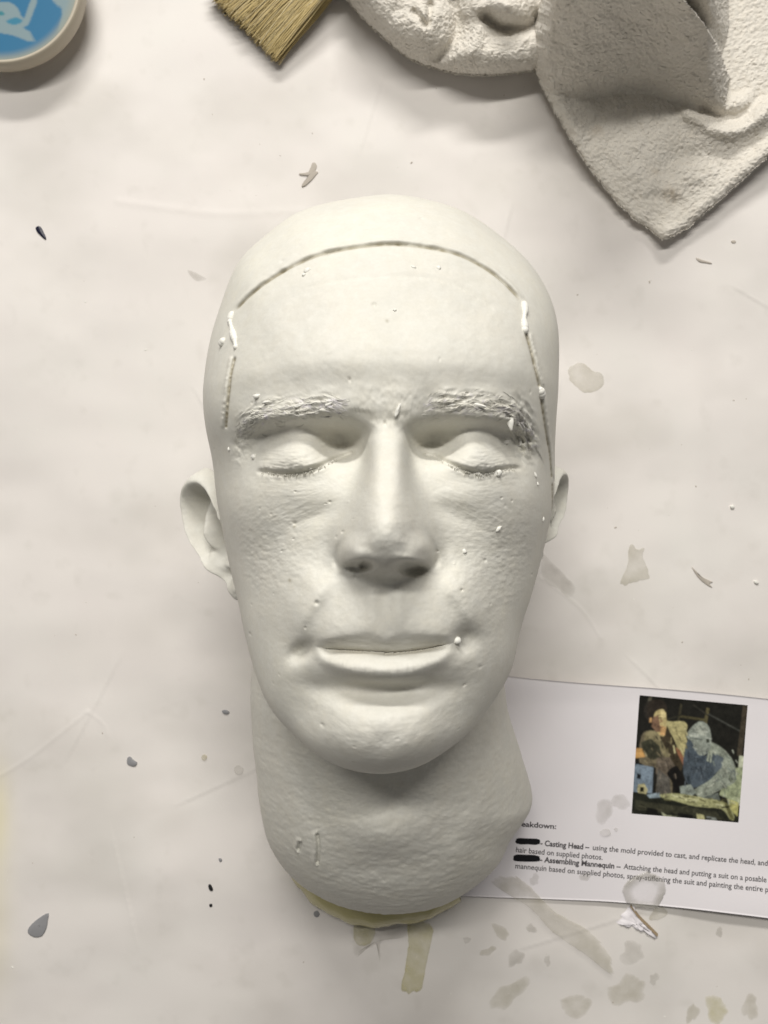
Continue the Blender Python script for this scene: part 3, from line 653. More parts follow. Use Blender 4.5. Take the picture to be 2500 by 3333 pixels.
# drips of filler along the seam
for i, pts in enumerate([[(756,1022),(749,1045),(756,1075),(765,1105),(768,1130)], [(1706,990),(1708,1015),(1705,1045),(1708,1075)], [(1759,1268),(1764,1290)], [(728,1110),(722,1120)]]):
    P_ = [hit(*p, True) for p in pts]
    bm = bmesh.new()
    for k in range(len(P_) - 1):
        for t in np.arange(0, 1, .09):
            c_ = np.array(P_[k]) * (1 - t) + np.array(P_[k + 1]) * t
            r_ = 1.15 * (0.85 + 0.3 * random.random() + 0.35 * math.sin(3.0 * (k + t)))
            m_ = Matrix.Translation(Vector(c_) * .001)
            bmesh.ops.create_icosphere(bm, subdivisions=2, radius=r_ * .001, matrix=m_)
    for f in bm.faces: f.smooth = True
    me = bpy.data.meshes.new('filler_drip'); bm.to_mesh(me); bm.free()
    link('filler_drip', me, M_BEAD, head)
# matted brow hair cast in the plaster: fine strands lying along each brow
for s_, B in ((-1, BROW_L), (1, BROW_R)):
    VV, Q, T_ = [], [], []; n_ = len(B); inner_first = B[0][0] * s_ < B[-1][0] * s_
    for k in range(230):
        u = random.random(); i_ = min(int(u * (n_ - 1)), n_ - 2); p_ = B[i_] + (B[i_ + 1] - B[i_]) * random.random()
        tg = B[i_ + 1] - B[i_]; tg = tg / np.linalg.norm(tg); tg = tg * (1 if (tg[0] * s_ > 0) else -1)        # outwards
        a_ = s_ * random.gauss(.28, .28); dr_ = np.array([tg[0] * math.cos(a_) - tg[1] * math.sin(a_), tg[0] * math.sin(a_) + tg[1] * math.cos(a_)])
        nr_ = np.array([-dr_[1], dr_[0]]); p_ = p_ + np.array([0, random.gauss(-.2, 2.0)]); l_ = random.uniform(2.0, 4.6); w_ = random.uniform(.12, .26)
        b0 = len(VV)
        for q_ in range(4):
            t = q_ / 3; c_ = p_ + dr_ * l_ * (t - .5) + nr_ * .35 * math.sin(t * 3.1); ww = w_ * (1 - .7 * t)
            VV += [(c_[0] - nr_[0] * ww, c_[1] - nr_[1] * ww, -.1), (c_[0], c_[1], .10 + .16 * math.sin(t * 3.1)), (c_[0] + nr_[0] * ww, c_[1] + nr_[1] * ww, -.1)]
        for q_ in range(3):
            o_ = b0 + q_ * 3; Q += [(o_, o_ + 3, o_ + 4, o_ + 1), (o_ + 1, o_ + 4, o_ + 5, o_ + 2)]
    VV = np.array(VV); VV[:, 2] += head_z(VV[:, 0], VV[:, 1])
    o = link('brow_hair', mesh_np('brow_hair', VV, quads=np.array(Q)[:, ::-1], attrs={'dirt_and_tone': np.zeros(len(VV)), 'paint': np.clip(fbm(VV[:, 0] / 3, VV[:, 1] / 2, oct=2, seed=98) - .3, 0, .35)}), M_PLASTER, head)
    o['kind'] = 'stuff'
# eyelash clumps in the lid line
for B in (LID_L, LID_R):
    bm = bmesh.new(); n_ = len(B)
    for k in range(44):
        i_ = int((0.25 + 0.65 * random.random()) * (n_ - 1)); x_, y_ = B[i_]
        z_ = float(head_z(np.array([x_]), np.array([y_ - 1.0]))[0])
        l_ = random.uniform(0.8, 2.2); dx = random.uniform(-.8, .8)
        v1 = bm.verts.new(((x_ - .22) * .001, (y_ - .2) * .001, (z_ + .35) * .001)); v2 = bm.verts.new(((x_ + .22) * .001, (y_ - .2) * .001, (z_ + .35) * .001))
        v3 = bm.verts.new(((x_ + dx) * .001, (y_ - l_) * .001, (z_ + .5) * .001)); v4 = bm.verts.new(((x_ + dx * .4) * .001, (y_ - l_ * .4) * .001, (z_ + .9) * .001))
        bm.faces.new((v1, v2, v4)); bm.faces.new((v1, v4, v3)); bm.faces.new((v4, v2, v3))
    me = bpy.data.meshes.new('eyelashes'); bm.to_mesh(me); bm.free()
    link('eyelashes', me, M_PLASTER, head)

# ------------------------------------------------------------------ the printed sheet under the neck
def doc_z(x, y):
    z = 1.0 + 0.35 * fbm(x / 40, y / 40, oct=2, seed=140)
    # bottom edge lifts towards the right, top edge is a soft fold
    px_ = x / (H / F_PX) + CX; py_ = CY - y / (H / F_PX)
    z = z + 3.0 * sstep(1950, 2700, px_) * sstep(2800, 2985, py_) + 0.9 * sstep(2300, 2200, py_)
    return np.maximum(z, table_z(x, y) + 0.35)
def doc_edge(u, v):
    """u 0..1 left to right, v 0..1 top to bottom (pixel frame of the sheet lying on the table)"""
    x0, x1 = 1480.0, 2810.0
    px_ = x0 + (x1 - x0) * u
    top = 2181 + 0.0945 * (px_ - 1480) + 4 * np.sin((px_ - 1500) / 170)
    bot = 2916 + 0.035 * (px_ - 1500) + 26 * np.clip((px_ - 1950) / 550, 0, 2) ** 1.6
    return px_ - 60 * v * 0.9, top + (bot - top) * v
nu, nv = 180, 110
U, Vv = np.meshgrid(np.linspace(0, 1, nu), np.linspace(0, 1, nv))
px_, py_ = doc_edge(U, Vv); dx, dy = at(px_, py_, 1.0); dz = doc_z(dx, dy)
top = np.stack([dx, dy, dz], -1).reshape(-1, 3); bot = top.copy(); bot[:, 2] -= 0.14
qd = ring_quads(nv, nu, closed=False); N0 = nu * nv
idx = np.arange(N0).reshape(nv, nu); bd = np.concatenate([idx[0], idx[1:, -1], idx[-1, ::-1][1:], idx[::-1][1:-1, 0]])
b2 = np.roll(bd, -1)
doc = empty('printed_sheet', (*at(2100, 2600), 1)); tag(doc, 'damp typed sheet with a colour photo and blacked out words, tucked under the neck', 'paper')
me = mesh_np('sheet', np.concatenate([top, bot]), quads=np.concatenate([qd, qd[:, ::-1] + N0, np.stack([bd, bd + N0, b2 + N0, b2], -1)]))
link('sheet', me, M_DOC, doc)
# text lines
TANG = math.atan2(-(2852 - 2735), 2500 - 1690 + 500 * 0)   # placeholder slope, refined per line
def text_part(s, px_, py_, size_mm, ang, bold=0.0, m=M_INK, width_px=None):
    cu = bpy.data.curves.new('text', 'FONT'); cu.body = s; cu.size = size_mm * .001; cu.offset = bold * .001; cu.resolution_u = 3
    to = bpy.data.objects.new('text', cu); COL.objects.link(to)
    dg = bpy.context.evaluated_depsgraph_get(); me = bpy.data.meshes.new_from_object(to.evaluated_get(dg))
    bpy.data.objects.remove(to); me.name = 'text_line'
    n_ = len(me.vertices); co = np.empty(n_ * 3, np.float32); me.vertices.foreach_get('co', co); co = co.reshape(-1, 3) * 1000
    if width_px:
        wmm = width_px * H / F_PX; co[:, 0] *= wmm / co[:, 0].max()
    x0, y0 = at(px_, py_, 1.0); c, s_ = math.cos(ang), math.sin(ang)
    X_ = x0 + co[:, 0] * c - co[:, 1] * s_; Y_ = y0 + co[:, 0] * s_ + co[:, 1] * c
    co = np.stack([X_, Y_, doc_z(X_, Y_) + 0.06], -1) * .001
    me.vertices.foreach_set('co', co.astype(np.float32).ravel()); me.update(); me.materials.clear()
    return link('text_line', me, m, doc)
ang = -0.0905
def ln(s, x0, x1, yb, size, bold, m):
    """a run of words from x0 to x1 with its baseline at yb where it starts"""
    text_part(s, x0, yb, size, ang, bold, m, x1 - x0)
text_part('Breakdown:', 1668, 2688, 3.9, -0.075, 0.10, M_INK, 142)
ln('- Casting Head –', 1758, 1918, 2752, 4.1, 0.13, M_INK)
ln('using the mold provided to cast, and replicate the head, and s', 1928, 2516, 2767, 4.1, 0.045, M_INKGREY)
ln('hair based on supplied photos.', 1678, 1962, 2774, 4.1, 0.045, M_INKGREY)
ln('- Assembling Mannequin –', 1757, 2021, 2806, 4.1, 0.13, M_INK)
ln('Attaching the head and putting a suit on a posable', 2030, 2494, 2829, 4.1, 0.045, M_INKGREY)
ln('mannequin based on supplied photos, spray-stiffening the suit and painting the entire pie', 1676, 2516, 2827, 4.1, 0.045, M_INKGREY)
# marker bars
for (x0, x1, y0, hgt) in [(1678, 1758, 2739, 20), (1670, 1758, 2794, 22)]:
    P_ = []
    for k in range(28):
        t = k / 28 * 2 * math.pi
        ex = math.copysign(abs(math.cos(t)) ** 0.35, math.cos(t)); ey = math.copysign(abs(math.sin(t)) ** 0.6, math.sin(t))
        px_ = (x0 + x1) / 2 + ex * (x1 - x0) / 2 + random.uniform(-1.5, 1.5); py_ = y0 + ey * hgt / 2 + (px_ - (x0 + x1) / 2) * 0.03 + random.uniform(-1, 1)
        P_.append(at(px_, py_, 1.0))
    P_ = np.array(P_); V = np.column_stack([P_, doc_z(P_[:, 0], P_[:, 1]) + 0.10])
    me = bpy.data.meshes.new('marker_bar'); me.from_pydata((V * .001).tolist(), [], [list(range(len(V)))[::-1]]); link('marker_bar', me, M_MARKER, doc)

# printed picture: flat print as soft vertex colour on a small sheet, generic studio scene
def raster(w_, h_, base, polys, blur=1):
    """polys = [(colour, [(x, y)...])] in a w x h frame, x right, y down"""
    yy, xx = np.mgrid[0:h_, 0:w_].astype(float); img = np.empty((h_, w_, 3)); img[:] = base
    for col, P_ in polys:
        P_ = np.array(P_, float); ins = np.zeros((h_, w_), bool)
        for k in range(len(P_)):
            x1, y1 = P_[k]; x2, y2 = P_[(k + 1) % len(P_)]
            if y1 == y2: continue
            c_ = ((yy < y1) != (yy < y2)) & (xx < (x2 - x1) * (yy - y1) / (y2 - y1) + x1); ins ^= c_
        img[ins] = col
    for _ in range(blur):
        p_ = np.pad(img, ((1, 1), (1, 1), (0, 0)), 'edge')
        img = (p_[:-2, 1:-1] + p_[2:, 1:-1] + p_[1:-1, :-2] + p_[1:-1, 2:] + 2 * p_[1:-1, 1:-1]) / 6
    return img
def srgb(r, g, b): return tuple(((c / 255) / 12.92 if c <= 10 else ((c / 255 + 0.055) / 1.055) ** 2.4) for c in (r, g, b))
S_ = srgb
def line(x1, y1, x2, y2, w_):
    d = math.hypot(x2 - x1, y2 - y1); nx, ny = -(y2 - y1) / d * w_ / 2, (x2 - x1) / d * w_ / 2
    return [(x1 + nx, y1 + ny), (x2 + nx, y2 + ny), (x2 - nx, y2 - ny), (x1 - nx, y1 - ny)]
PW, PH = 140, 152
polys = [
    (S_(62, 58, 40), line(54, 6, 52, 30, 3)), (S_(92, 84, 50), line(89, 8, 86, 32, 4)), (S_(80, 74, 44), line(52, 22, 88, 24, 3)), (S_(70, 72, 66), line(90, 16, 132, 34, 1.6)),
    (S_(52, 50, 42), line(70, 6, 90, 18, 1.6)), (S_(50, 48, 36), line(37, 28, 56, 20, 1.6)), (S_(66, 58, 44), line(137, 0, 134, 66, 7)), (S_(84, 80, 66), line(14, 0, 13, 8, 4)),
    (S_(185, 190, 160), [(134, 66), (140, 66), (140, 130), (132, 128)]), (S_(150, 160, 120), [(120, 84), (140, 80), (140, 128), (112, 118)]),
    # standing figure in a light coat
    (S_(108, 98, 74), [(6, 52), (16, 44), (36, 46), (48, 66), (56, 90), (56, 124), (30, 124), (30, 92), (6, 86)]),
    (S_(132, 122, 84), [(12, 46), (24, 44), (36, 52), (42, 66), (44, 78), (36, 74), (28, 62), (10, 56)]), (S_(58, 58, 42), [(6, 60), (18, 54), (30, 62), (34, 76), (22, 82), (10, 74)]),
    (S_(104, 92, 76), [(28, 78), (50, 74), (56, 84), (50, 96), (40, 104), (28, 98)]), (S_(90, 86, 78), [(30, 92), (46, 102), (50, 126), (30, 124)]),
    (S_(172, 162, 104), [(36, 30), (44, 30), (58, 28), (64, 34), (62, 44), (66, 56), (66, 70), (60, 76), (54, 66), (48, 52), (40, 40)]),
    (S_(150, 96, 58), [(50, 62), (56, 64), (62, 74), (66, 82), (60, 86), (54, 78)]),
    (S_(64, 54, 36), [(36, 34), (46, 52), (54, 70), (62, 84), (58, 92), (46, 78), (34, 58), (30, 50)]), (S_(20, 18, 16), [(42, 96), (52, 86), (58, 90), (66, 106), (66, 120), (52, 124), (50, 108)]),
    (S_(40, 36, 30), [(6, 22), (10, 8), (22, 5), (32, 10), (35, 20), (28, 18), (20, 24), (16, 34), (10, 28)]),
    (S_(176, 158, 98), [(20, 20), (32, 12), (36, 24), (37, 40), (34, 50), (26, 46), (20, 36)]), (S_(124, 92, 66), [(19, 26), (26, 24), (29, 36), (31, 44), (25, 45), (18, 38)]), (S_(196, 150, 84), [(30, 36), (37, 38), (36, 48), (30, 49)]),
    (S_(190, 140, 60), [(0, 68), (8, 68), (13, 78), (0, 81)]),
    # bent grey figure with a cap
    (S_(70, 82, 92), [(66, 50), (76, 54), (84, 70), (100, 66), (110, 72), (106, 90), (94, 104), (80, 112), (72, 110), (64, 96), (62, 74)]),
    (S_(138, 146, 130), [(88, 54), (98, 52), (114, 60), (128, 76), (132, 96), (126, 104), (112, 112), (96, 122), (84, 122), (80, 114), (96, 102), (108, 88), (110, 74), (100, 66)]),
    (S_(88, 100, 108), [(104, 66), (114, 70), (112, 84), (104, 92), (100, 78)]), (S_(150, 158, 138), [(93, 62), (99, 62), (98, 78), (92, 76)]),
    (S_(142, 150, 138), [(64, 44), (70, 34), (80, 26), (90, 30), (95, 42), (96, 56), (92, 66), (84, 70), (76, 64), (72, 54), (64, 48)]), (S_(158, 164, 150), [(72, 36), (82, 28), (90, 34), (88, 44), (76, 42)]),
    (S_(60, 66, 54), [(89, 48), (93, 47), (94, 52), (90, 53)]), (S_(46, 58, 66), [(68, 98), (72, 98), (76, 114), (72, 114)]), (S_(44, 52, 60), [(84, 84), (86, 84), (90, 98), (87, 98)]),
    (S_(60, 66, 60), [(114, 102), (120, 106), (122, 110), (116, 108)]), (S_(70, 76, 66), [(124, 92), (128, 96), (126, 101), (122, 97)]), (S_(132, 142, 132), [(60, 112), (74, 108), (82, 118), (76, 124), (62, 122)]),
    (S_(100, 108, 100), [(88, 124), (110, 116), (114, 126), (96, 130)]),
    # laptop, table, cloth
    (S_(110, 128, 144), [(0, 88), (24, 90), (25, 124), (0, 124)]), (S_(24, 26, 30), [(4, 100), (9, 101), (9, 107), (4, 106)]), (S_(176, 168, 116), [(6, 114), (14, 112), (19, 120), (16, 128), (8, 128), (5, 121)]), (S_(24, 26, 16), [(9, 117), (14, 117), (14, 123), (9, 123)]),
    (S_(34, 36, 26), [(0, 124), (60, 128), (140, 142), (140, 152), (0, 152)]), (S_(56, 56, 40), [(4, 134), (110, 140), (118, 150), (4, 146)]), (S_(128, 146, 156), [(18, 126), (34, 122), (36, 128), (22, 130)]),
    (S_(158, 158, 104), [(36, 124), (60, 121), (92, 124), (116, 126), (130, 136), (134, 148), (128, 148), (116, 136), (84, 136), (56, 131), (38, 128)]), (S_(186, 186, 132), [(56, 123), (88, 126), (82, 131), (60, 128)]),
    (S_(186, 182, 96), [(122, 122), (138, 126), (138, 144), (130, 138)]), (S_(100, 98, 52), [(118, 126), (124, 128), (134, 148), (129, 149)]),
    (S_(18, 18, 14), [(20, 142), (34, 144), (34, 151), (18, 150)]), (S_(18, 18, 14), [(60, 146), (80, 147), (80, 152), (60, 152)]), (S_(168, 172, 136), [(38, 146), (46, 150), (60, 151), (42, 152)]), (S_(176, 172, 116), [(84, 144), (94, 146), (96, 152), (86, 152)]),
    (S_(120, 126, 120), [(98, 147), (110, 148), (112, 152), (98, 152)]),
]
# folds, seams and small shading strokes that make the figures read as clothed people
ps = np.random.default_rng(5)
for (bx0, by0, bx1, by1, ang0, cols_, n_) in [(38, 34, 64, 70, 1.1, [(120, 112, 70), (196, 188, 130), (146, 136, 86)], 16), (10, 48, 42, 88, 0.9, [(74, 70, 50), (150, 138, 98), (52, 50, 38), (120, 108, 78)], 18),
        (30, 80, 54, 122, 1.3, [(70, 62, 52), (126, 114, 98), (48, 42, 36)], 12), (98, 58, 130, 104, 0.9, [(170, 176, 158), (108, 118, 108), (92, 104, 104)], 20), (84, 100, 118, 122, -0.6, [(172, 178, 160), (112, 120, 112)], 12),
        (66, 60, 96, 108, 1.4, [(48, 58, 70), (96, 108, 118), (60, 74, 88)], 20), (70, 32, 92, 62, 0.7, [(118, 126, 118), (170, 176, 164)], 10), (40, 122, 130, 132, 0.12, [(120, 118, 70), (200, 200, 148), (96, 92, 54)], 26),
        (4, 134, 118, 150, 0.1, [(30, 30, 22), (74, 72, 52), (44, 44, 32)], 22), (118, 84, 138, 126, 1.2, [(120, 130, 104), (176, 180, 146)], 10)]:
    for _ in range(n_):
        ax, ay = ps.uniform(bx0, bx1), ps.uniform(by0, by1); a_ = ang0 + ps.normal(0, .25); l_ = ps.uniform(4, 11)
        polys.append((S_(*cols_[ps.integers(len(cols_))]), line(ax, ay, ax + l_ * math.cos(a_), ay + l_ * math.sin(a_), ps.uniform(.7, 1.9))))
polys += [(S_(60, 48, 36), line(26, 27, 31, 26, 1.2)), (S_(70, 54, 40), line(24, 24, 29, 22.5, 1.0)), (S_(206, 188, 124), [(28, 14), (34, 14), (36, 24), (33, 28), (29, 24)]), (S_(96, 66, 46), line(27, 38, 32, 38.5, 1.1)),
          (S_(140, 104, 70), [(29, 27), (32, 31), (29, 33)]), (S_(44, 37, 29), [(11, 14), (14, 7), (22, 3), (31, 5), (36, 12), (35, 19), (31, 15), (25, 17), (21, 21), (19, 29), (15, 31), (12, 24)]), (S_(176, 132, 72), [(15, 28), (18, 27), (18, 34), (15, 34)]),
          (S_(176, 182, 168), line(66, 45, 80, 46, 1.6)), (S_(84, 92, 86), line(68, 48.5, 84, 49.5, 1.4))]
PW, PH = 280, 304
polys2 = []
for c_, p_ in polys:
    p_ = np.array(p_, float) * 2
    polys2.append((c_, spline(p_, 3, closed=True) if len(p_) > 6 else p_))
img = raster(PW, PH, S_(28, 27, 22), polys2, 6)
gx_, gy_ = np.meshgrid(np.arange(PW) / 7.0, np.arange(PH) / 7.0)
img *= (1 + 0.28 * fbm(gx_ * .6, gy_ * .6, oct=2, seed=150) + 0.16 * fbm(gx_ * 1.7, gy_ * 1.7, oct=3, seed=151))[:, :, None]
lum_ = img.mean(2, keepdims=True); img = np.clip(lum_ + (img - lum_) * 0.78, 0.004, 1)
cor = [(2082, 2263), (2434, 2296), (2404, 2678), (2056, 2648)]
uu, vv = np.meshgrid(np.linspace(0, 1, PW), np.linspace(0, 1, PH))
px_ = (1-uu)*(1-vv)*cor[0][0] + uu*(1-vv)*cor[1][0] + uu*vv*cor[2][0] + (1-uu)*vv*cor[3][0]
py_ = (1-uu)*(1-vv)*cor[0][1] + uu*(1-vv)*cor[1][1] + uu*vv*cor[2][1] + (1-uu)*vv*cor[3][1]
x_, y_ = at(px_, py_, 1.0); V = np.stack([x_, y_, doc_z(x_, y_) + 0.08], -1).reshape(-1, 3)
me = mesh_np('printed_photo', V, quads=ring_quads(PH, PW, closed=False), cols=img.reshape(-1, 3))
link('printed_photo', me, M_PRINT, doc)

# ------------------------------------------------------------------ films, spills and debris lying on the paper
def patch(name, pts_px, m, label, cat, group=None, th=0.25, wob=1.0, seed=0, on=None, smooth_n=6, edge=0.25, parent=None, soft=None, ring=False):
    if soft is None: soft = m is M_FILMG and not ring
    if soft: th *= 0.4
    """thin irregular puddle, domed slightly: rings from the outline inwards"""
    P_ = spline([at(a, b, 1.0) for a, b in pts_px], smooth_n, closed=True)
    c = P_.mean(0); rows = []; film_ = []
    jit = 1 + 0.06 * wob * fbm(P_[:, 0] / 2.2, P_[:, 1] / 2.2, oct=3, seed=seed + 160)[:, None]
    fr = [1.0, 0.96, 0.9, 0.75, 0.5, 0.25, 0.02]; hh = [0.02, .6, .9, 1, 1, 1, 1]; al = [edge, 1.1, 1.05, .95, .9, .88, .88]
    for f_, h_, a_ in zip(fr, hh, al):
        q_ = c + (P_ - c) * f_ * jit
        base = (on(q_[:, 0], q_[:, 1]) if on else table_z(q_[:, 0], q_[:, 1])) + 0.12
        rows.append(np.column_stack([q_, base + th * h_])); film_.append(np.full(len(q_), a_))
    if soft: film_ = [np.full(len(q_), a_) for a_ in (0.0, .22, .5, .85, 1.0, 1.0, 1.0)]
    if ring: film_ = [np.full(len(q_), a_) for a_ in (.5, 1.7, 1.8, 1.5, .35, .25, .25)]
    V = np.concatenate(rows); k = len(P_)
    area2 = np.sum(P_[:, 0] * np.roll(P_[:, 1], -1) - np.roll(P_[:, 0], -1) * P_[:, 1])
    q_ = ring_quads(len(fr), k);
    if area2 > 0: q_ = q_[:, ::-1]
    me = mesh_np(name, V, quads=q_, attrs={'film': np.concatenate(film_)})
    o = link(name, me, m, parent)
    if label: tag(o, label, cat, group)
    return o
def oval(cx, cy, rx, ry, rot=0, n=15, jag=0.15, seed=0):
    r_ = np.random.default_rng(seed + 500); out = []; p1, p2, p3 = r_.uniform(0, 6.3, 3)
    for k in range(n):
        t = 2 * math.pi * k / n; f_ = 1 + jag * (0.8 * math.sin(2 * t + p1) + 0.55 * math.sin(3 * t + p2) + 0.4 * math.sin(5 * t + p3) + 0.25 * r_.uniform(-1, 1)); x_, y_ = rx * f_ * math.cos(t), ry * f_ * math.sin(t)
        a = math.radians(rot); out.append((cx + x_ * math.cos(a) - y_ * math.sin(a), cy + x_ * math.sin(a) + y_ * math.cos(a)))
    return out
patch('resin_spot', [(1855,1200),(1868,1182),(1903,1180),(1932,1203),(1960,1213),(1970,1240),(1958,1265),(1915,1280),(1885,1262),(1860,1235)], M_FILM, 'kidney shaped yellowish resin spot beside the temple', 'resin spot', seed=1)
patch('resin_spot', [(2062,1770),(2078,1786),(2105,1783),(2098,1810),(2112,1850),(2118,1882),(2085,1895),(2060,1898),(2040,1912),(2026,1902),(2030,1878),(2048,1840),(2050,1795)], M_FILM, 'bell shaped pale resin spot on the paper right of the cheek', 'resin spot', seed=2)
patch('resin_spot', [(603,872),(628,878),(655,892),(668,900),(655,908),(632,908),(612,890)], M_FILMG, 'small oblong grey smear left of the forehead seam', 'smear', seed=3)
patch('resin_streak', [(1600,2860),(1660,2845),(1712,2872),(1760,2922),(1800,2962),(1850,2992),(1905,3022),(1962,3075),(1990,3130),(1997,3170),(1960,3150),(1915,3115),(1850,3070),(1790,3025),(1740,2970),(1690,2930),(1630,2895)], M_FILM, 'long translucent resin streak running from the neck across the sheet edge', 'resin streak', seed=4, th=0.3, on=lambda x, y: np.maximum(table_z(x, y), np.where(True, 1.5, 0)))
patch('resin_drip', [(1328,3012),(1370,3004),(1412,3020),(1402,3090),(1388,3160),(1372,3236),(1345,3250),(1305,3238),(1318,3170),(1330,3090)], M_FILMY, 'yellow resin run below the right half of the neck rim', 'resin drip', seed=5, th=0.5)
patch('resin_drip', [(1160,3010),(1215,3012),(1222,3050),(1205,3085),(1170,3090),(1150,3060)], M_FILMY, 'short yellow resin drip below the middle of the neck rim', 'resin drip', seed=6, th=0.4)
patch('damp_patch', [(1150,3008),(1260,3014),(1330,3010),(1325,3060),(1245,3075),(1238,3150),(1228,3090),(1200,3100),(1170,3105),(1160,3130),(1145,3090)], M_FILMG, 'grey damp patch with thin runs under the neck rim', 'damp patch', seed=7, th=0.05)
patch('damp_patch', [(1765,1800),(1800,1830),(1850,1880),(1878,1915),(1868,1945),(1850,1950),(1820,1920),(1770,1890)], M_FILMG, 'thin grey film on the paper below the smaller ear', 'damp patch', seed=8, th=0.05)
for i, (cx_, cy_, rx, ry, rot, m, lab) in enumerate([
    (1740, 2864, 16, 19, 0, M_FILMG, 'round grey damp spot on the sheet beside the marker bars'),
    (1632, 3040, 32, 20, 30, M_FILM, 'forked translucent blot between the yellow run and the long streak'),
    (1590, 3105, 28, 14, -30, M_FILM, 'slanting pale blot just below the forked blot'),
    (1680, 3126, 24, 32, 10, M_FILMG, 'upright oval damp spot left of the long streak'),
    (1732, 3030, 17, 15, 0, M_FILMG, 'small dark damp spot touching the left of the long streak'),
    (1784, 3135, 12, 18, 0, M_FILMG, 'small upright damp spot below the long streak'),
    (1522, 3069, 11, 14, 0, M_FILMG, 'tiny damp spot right of the yellow run'),
    (1660, 3245, 70, 38, -35, M_FILM, 'broad slanting blot near the bottom edge, below the oval damp spot'),
    (1880, 3285, 56, 36, -30, M_FILM, 'ragged blot at the bottom edge left of the round blot'),
    (2046, 3235, 56, 58, 0, M_FILM, 'large round pale blot below the torn paper'),
    (2134, 3196, 17, 20, 0, M_FILMG, 'small damp dot right of the large round blot'),
    (2340, 3300, 38, 45, 10, M_FILMY, 'yellow blot at the bottom edge of the frame'),
    (2452, 3292, 24, 50, 8, M_FILM, 'tall narrow blot in the bottom right corner'),
    (2262, 3312, 20, 34, 10, M_FILM, 'narrow blot left of the yellow corner blot'),
    (2352, 3047, 13, 16, 0, M_FILMG, 'lone faint damp dot below the lifted sheet corner'),
    (2060, 3110, 42, 36, 0, M_FILMG, 'faint damp patch right under the torn paper')]):
    patch('resin_spot', oval(cx_, cy_, rx, ry, rot, jag=0.22, seed=i), m, lab, 'resin spot', group='resin spots under the sheet' if False else None, seed=20 + i, th=0.12, on=doc_z if i == 0 else None, soft=True)
onsheet = lambda x, y: doc_z(x, y)
patch('damp_spot', oval(1966, 2640, 30, 42, 12, seed=41, jag=.12), M_FILMG, 'grey oval damp spot on the sheet left of the printed picture', 'damp spot', seed=41, th=0.08, on=onsheet)
patch('damp_spot', oval(2020, 2610, 32, 26, 0, seed=42), M_FILMG, 'fainter damp spot between the oval one and the printed picture', 'damp spot', seed=42, th=0.05, on=onsheet)
patch('damp_spot', oval(1905, 2855, 20, 14, 0, seed=43), M_FILMG, 'faint damp spot on the last typed line', 'damp spot', seed=43, th=0.05, on=onsheet)
patch('water_puddle', oval(2098, 2900, 68, 62, 0, n=14, seed=44, jag=.06), M_FILMG, 'glossy clear puddle over the bottom edge of the sheet', 'puddle', seed=44, th=0.8, on=lambda x, y: np.maximum(doc_z(x, y), 1.2), ring=True)
patch('damp_spot', oval(2150, 2985, 28, 22, -30, seed=45), M_FILM, 'yellowish blot just below the clear puddle', 'damp spot', seed=45, th=0.3)
# drops
M_DROP = film('clear_drop', (0.60, 0.58, 0.52), 0.35, 0.04); M_DROPY = film('amber_drop', (0.55, 0.50, 0.30), 0.6, 0.05)
patch('water_drop', oval(1970, 2710, 17, 12, 0, seed=50, jag=.08), M_DROP, 'clear water drop on the sheet under the oval damp spot', 'water drop', th=1.0, seed=50, on=onsheet, edge=1.2)
patch('water_drop', oval(2005, 2700, 6, 6, 0, seed=51, jag=.05), M_DROP, 'tiny droplet beside the larger clear drop on the sheet', 'water drop', th=.5, seed=51, on=onsheet, edge=1.2)
patch('resin_drop', oval(772, 2515, 15, 15, 0, seed=52, jag=.06), M_DROP, 'clear round resin drop touching the side of the neck', 'resin drop', th=1.2, seed=52, edge=1.2)
patch('resin_drop', oval(657, 2477, 10, 9, 0, seed=53, jag=.06), M_DROPY, 'small amber resin drop left of the neck', 'resin drop', th=.8, seed=53, edge=1.2)

def chip(name, pts_px, m, label, cat, th=0.7, sub=2):
    th *= .7
    P_ = spline([at(a, b, 0.5) for a, b in pts_px], sub, closed=True); c = P_.mean(0); k = len(P_)
    z0 = table_z(P_[:, 0], P_[:, 1]).max()
    area2 = np.sum(P_[:, 0] * np.roll(P_[:, 1], -1) - np.roll(P_[:, 0], -1) * P_[:, 1])
    rows = [np.column_stack([P_, np.full(k, z0 - 0.4)]), np.column_stack([P_, np.full(k, z0 + th * .8)]), np.column_stack([c + (P_ - c) * .93, z0 + th * (1 + .25 * fbm(P_[:, 0] * 1.3, P_[:, 1] * 1.3, oct=2, seed=7))]), np.column_stack([c + (P_ - c) * .05, np.full(k, z0 + th * 1.02)])]
    q_ = ring_quads(4, k)
    if area2 > 0: q_ = q_[:, ::-1]
    return tag(link(name, mesh_np(name, np.concatenate(rows), quads=q_), m), label, cat)
chip('paint_chip', [(108,737),(116,730),(125,733),(134,750),(142,768),(140,774),(130,766),(114,750)], M_NAVY, 'dark navy teardrop shaped chip on the paper far left', 'chip', .9)
chip('plaster_chip', [(408,2474),(417,2470),(426,2481),(439,2490),(432,2501),(418,2500),(407,2493)], M_GREYCHIP, 'small grey triangular chip left of the neck', 'chip', .6)
chip('plaster_chip', [(155,2977),(152,3000),(149,3022),(134,3050),(108,3054),(88,3040),(92,3022),(110,3003),(135,2985)], M_GREYCHIP, 'larger grey pointed chip near the lower left edge', 'chip', .7)
chip('black_speck', [(676,2886),(684,2886),(691,2902),(684,2906),(677,2898)], M_BLACK, 'oblong black speck left of the neck base', 'speck', .8)
chip('black_speck', [(724,20),(738,16),(742,28),(732,36),(725,30)], M_BLACK, 'black speck at the corner of the brush bristles', 'speck', 1.2)
chip('grit_speck', [(718,2320),(728,2316),(742,2322),(738,2330),(724,2329)], M_GREYCHIP, 'ragged dark grey speck beside the jaw on the left', 'speck', .8)
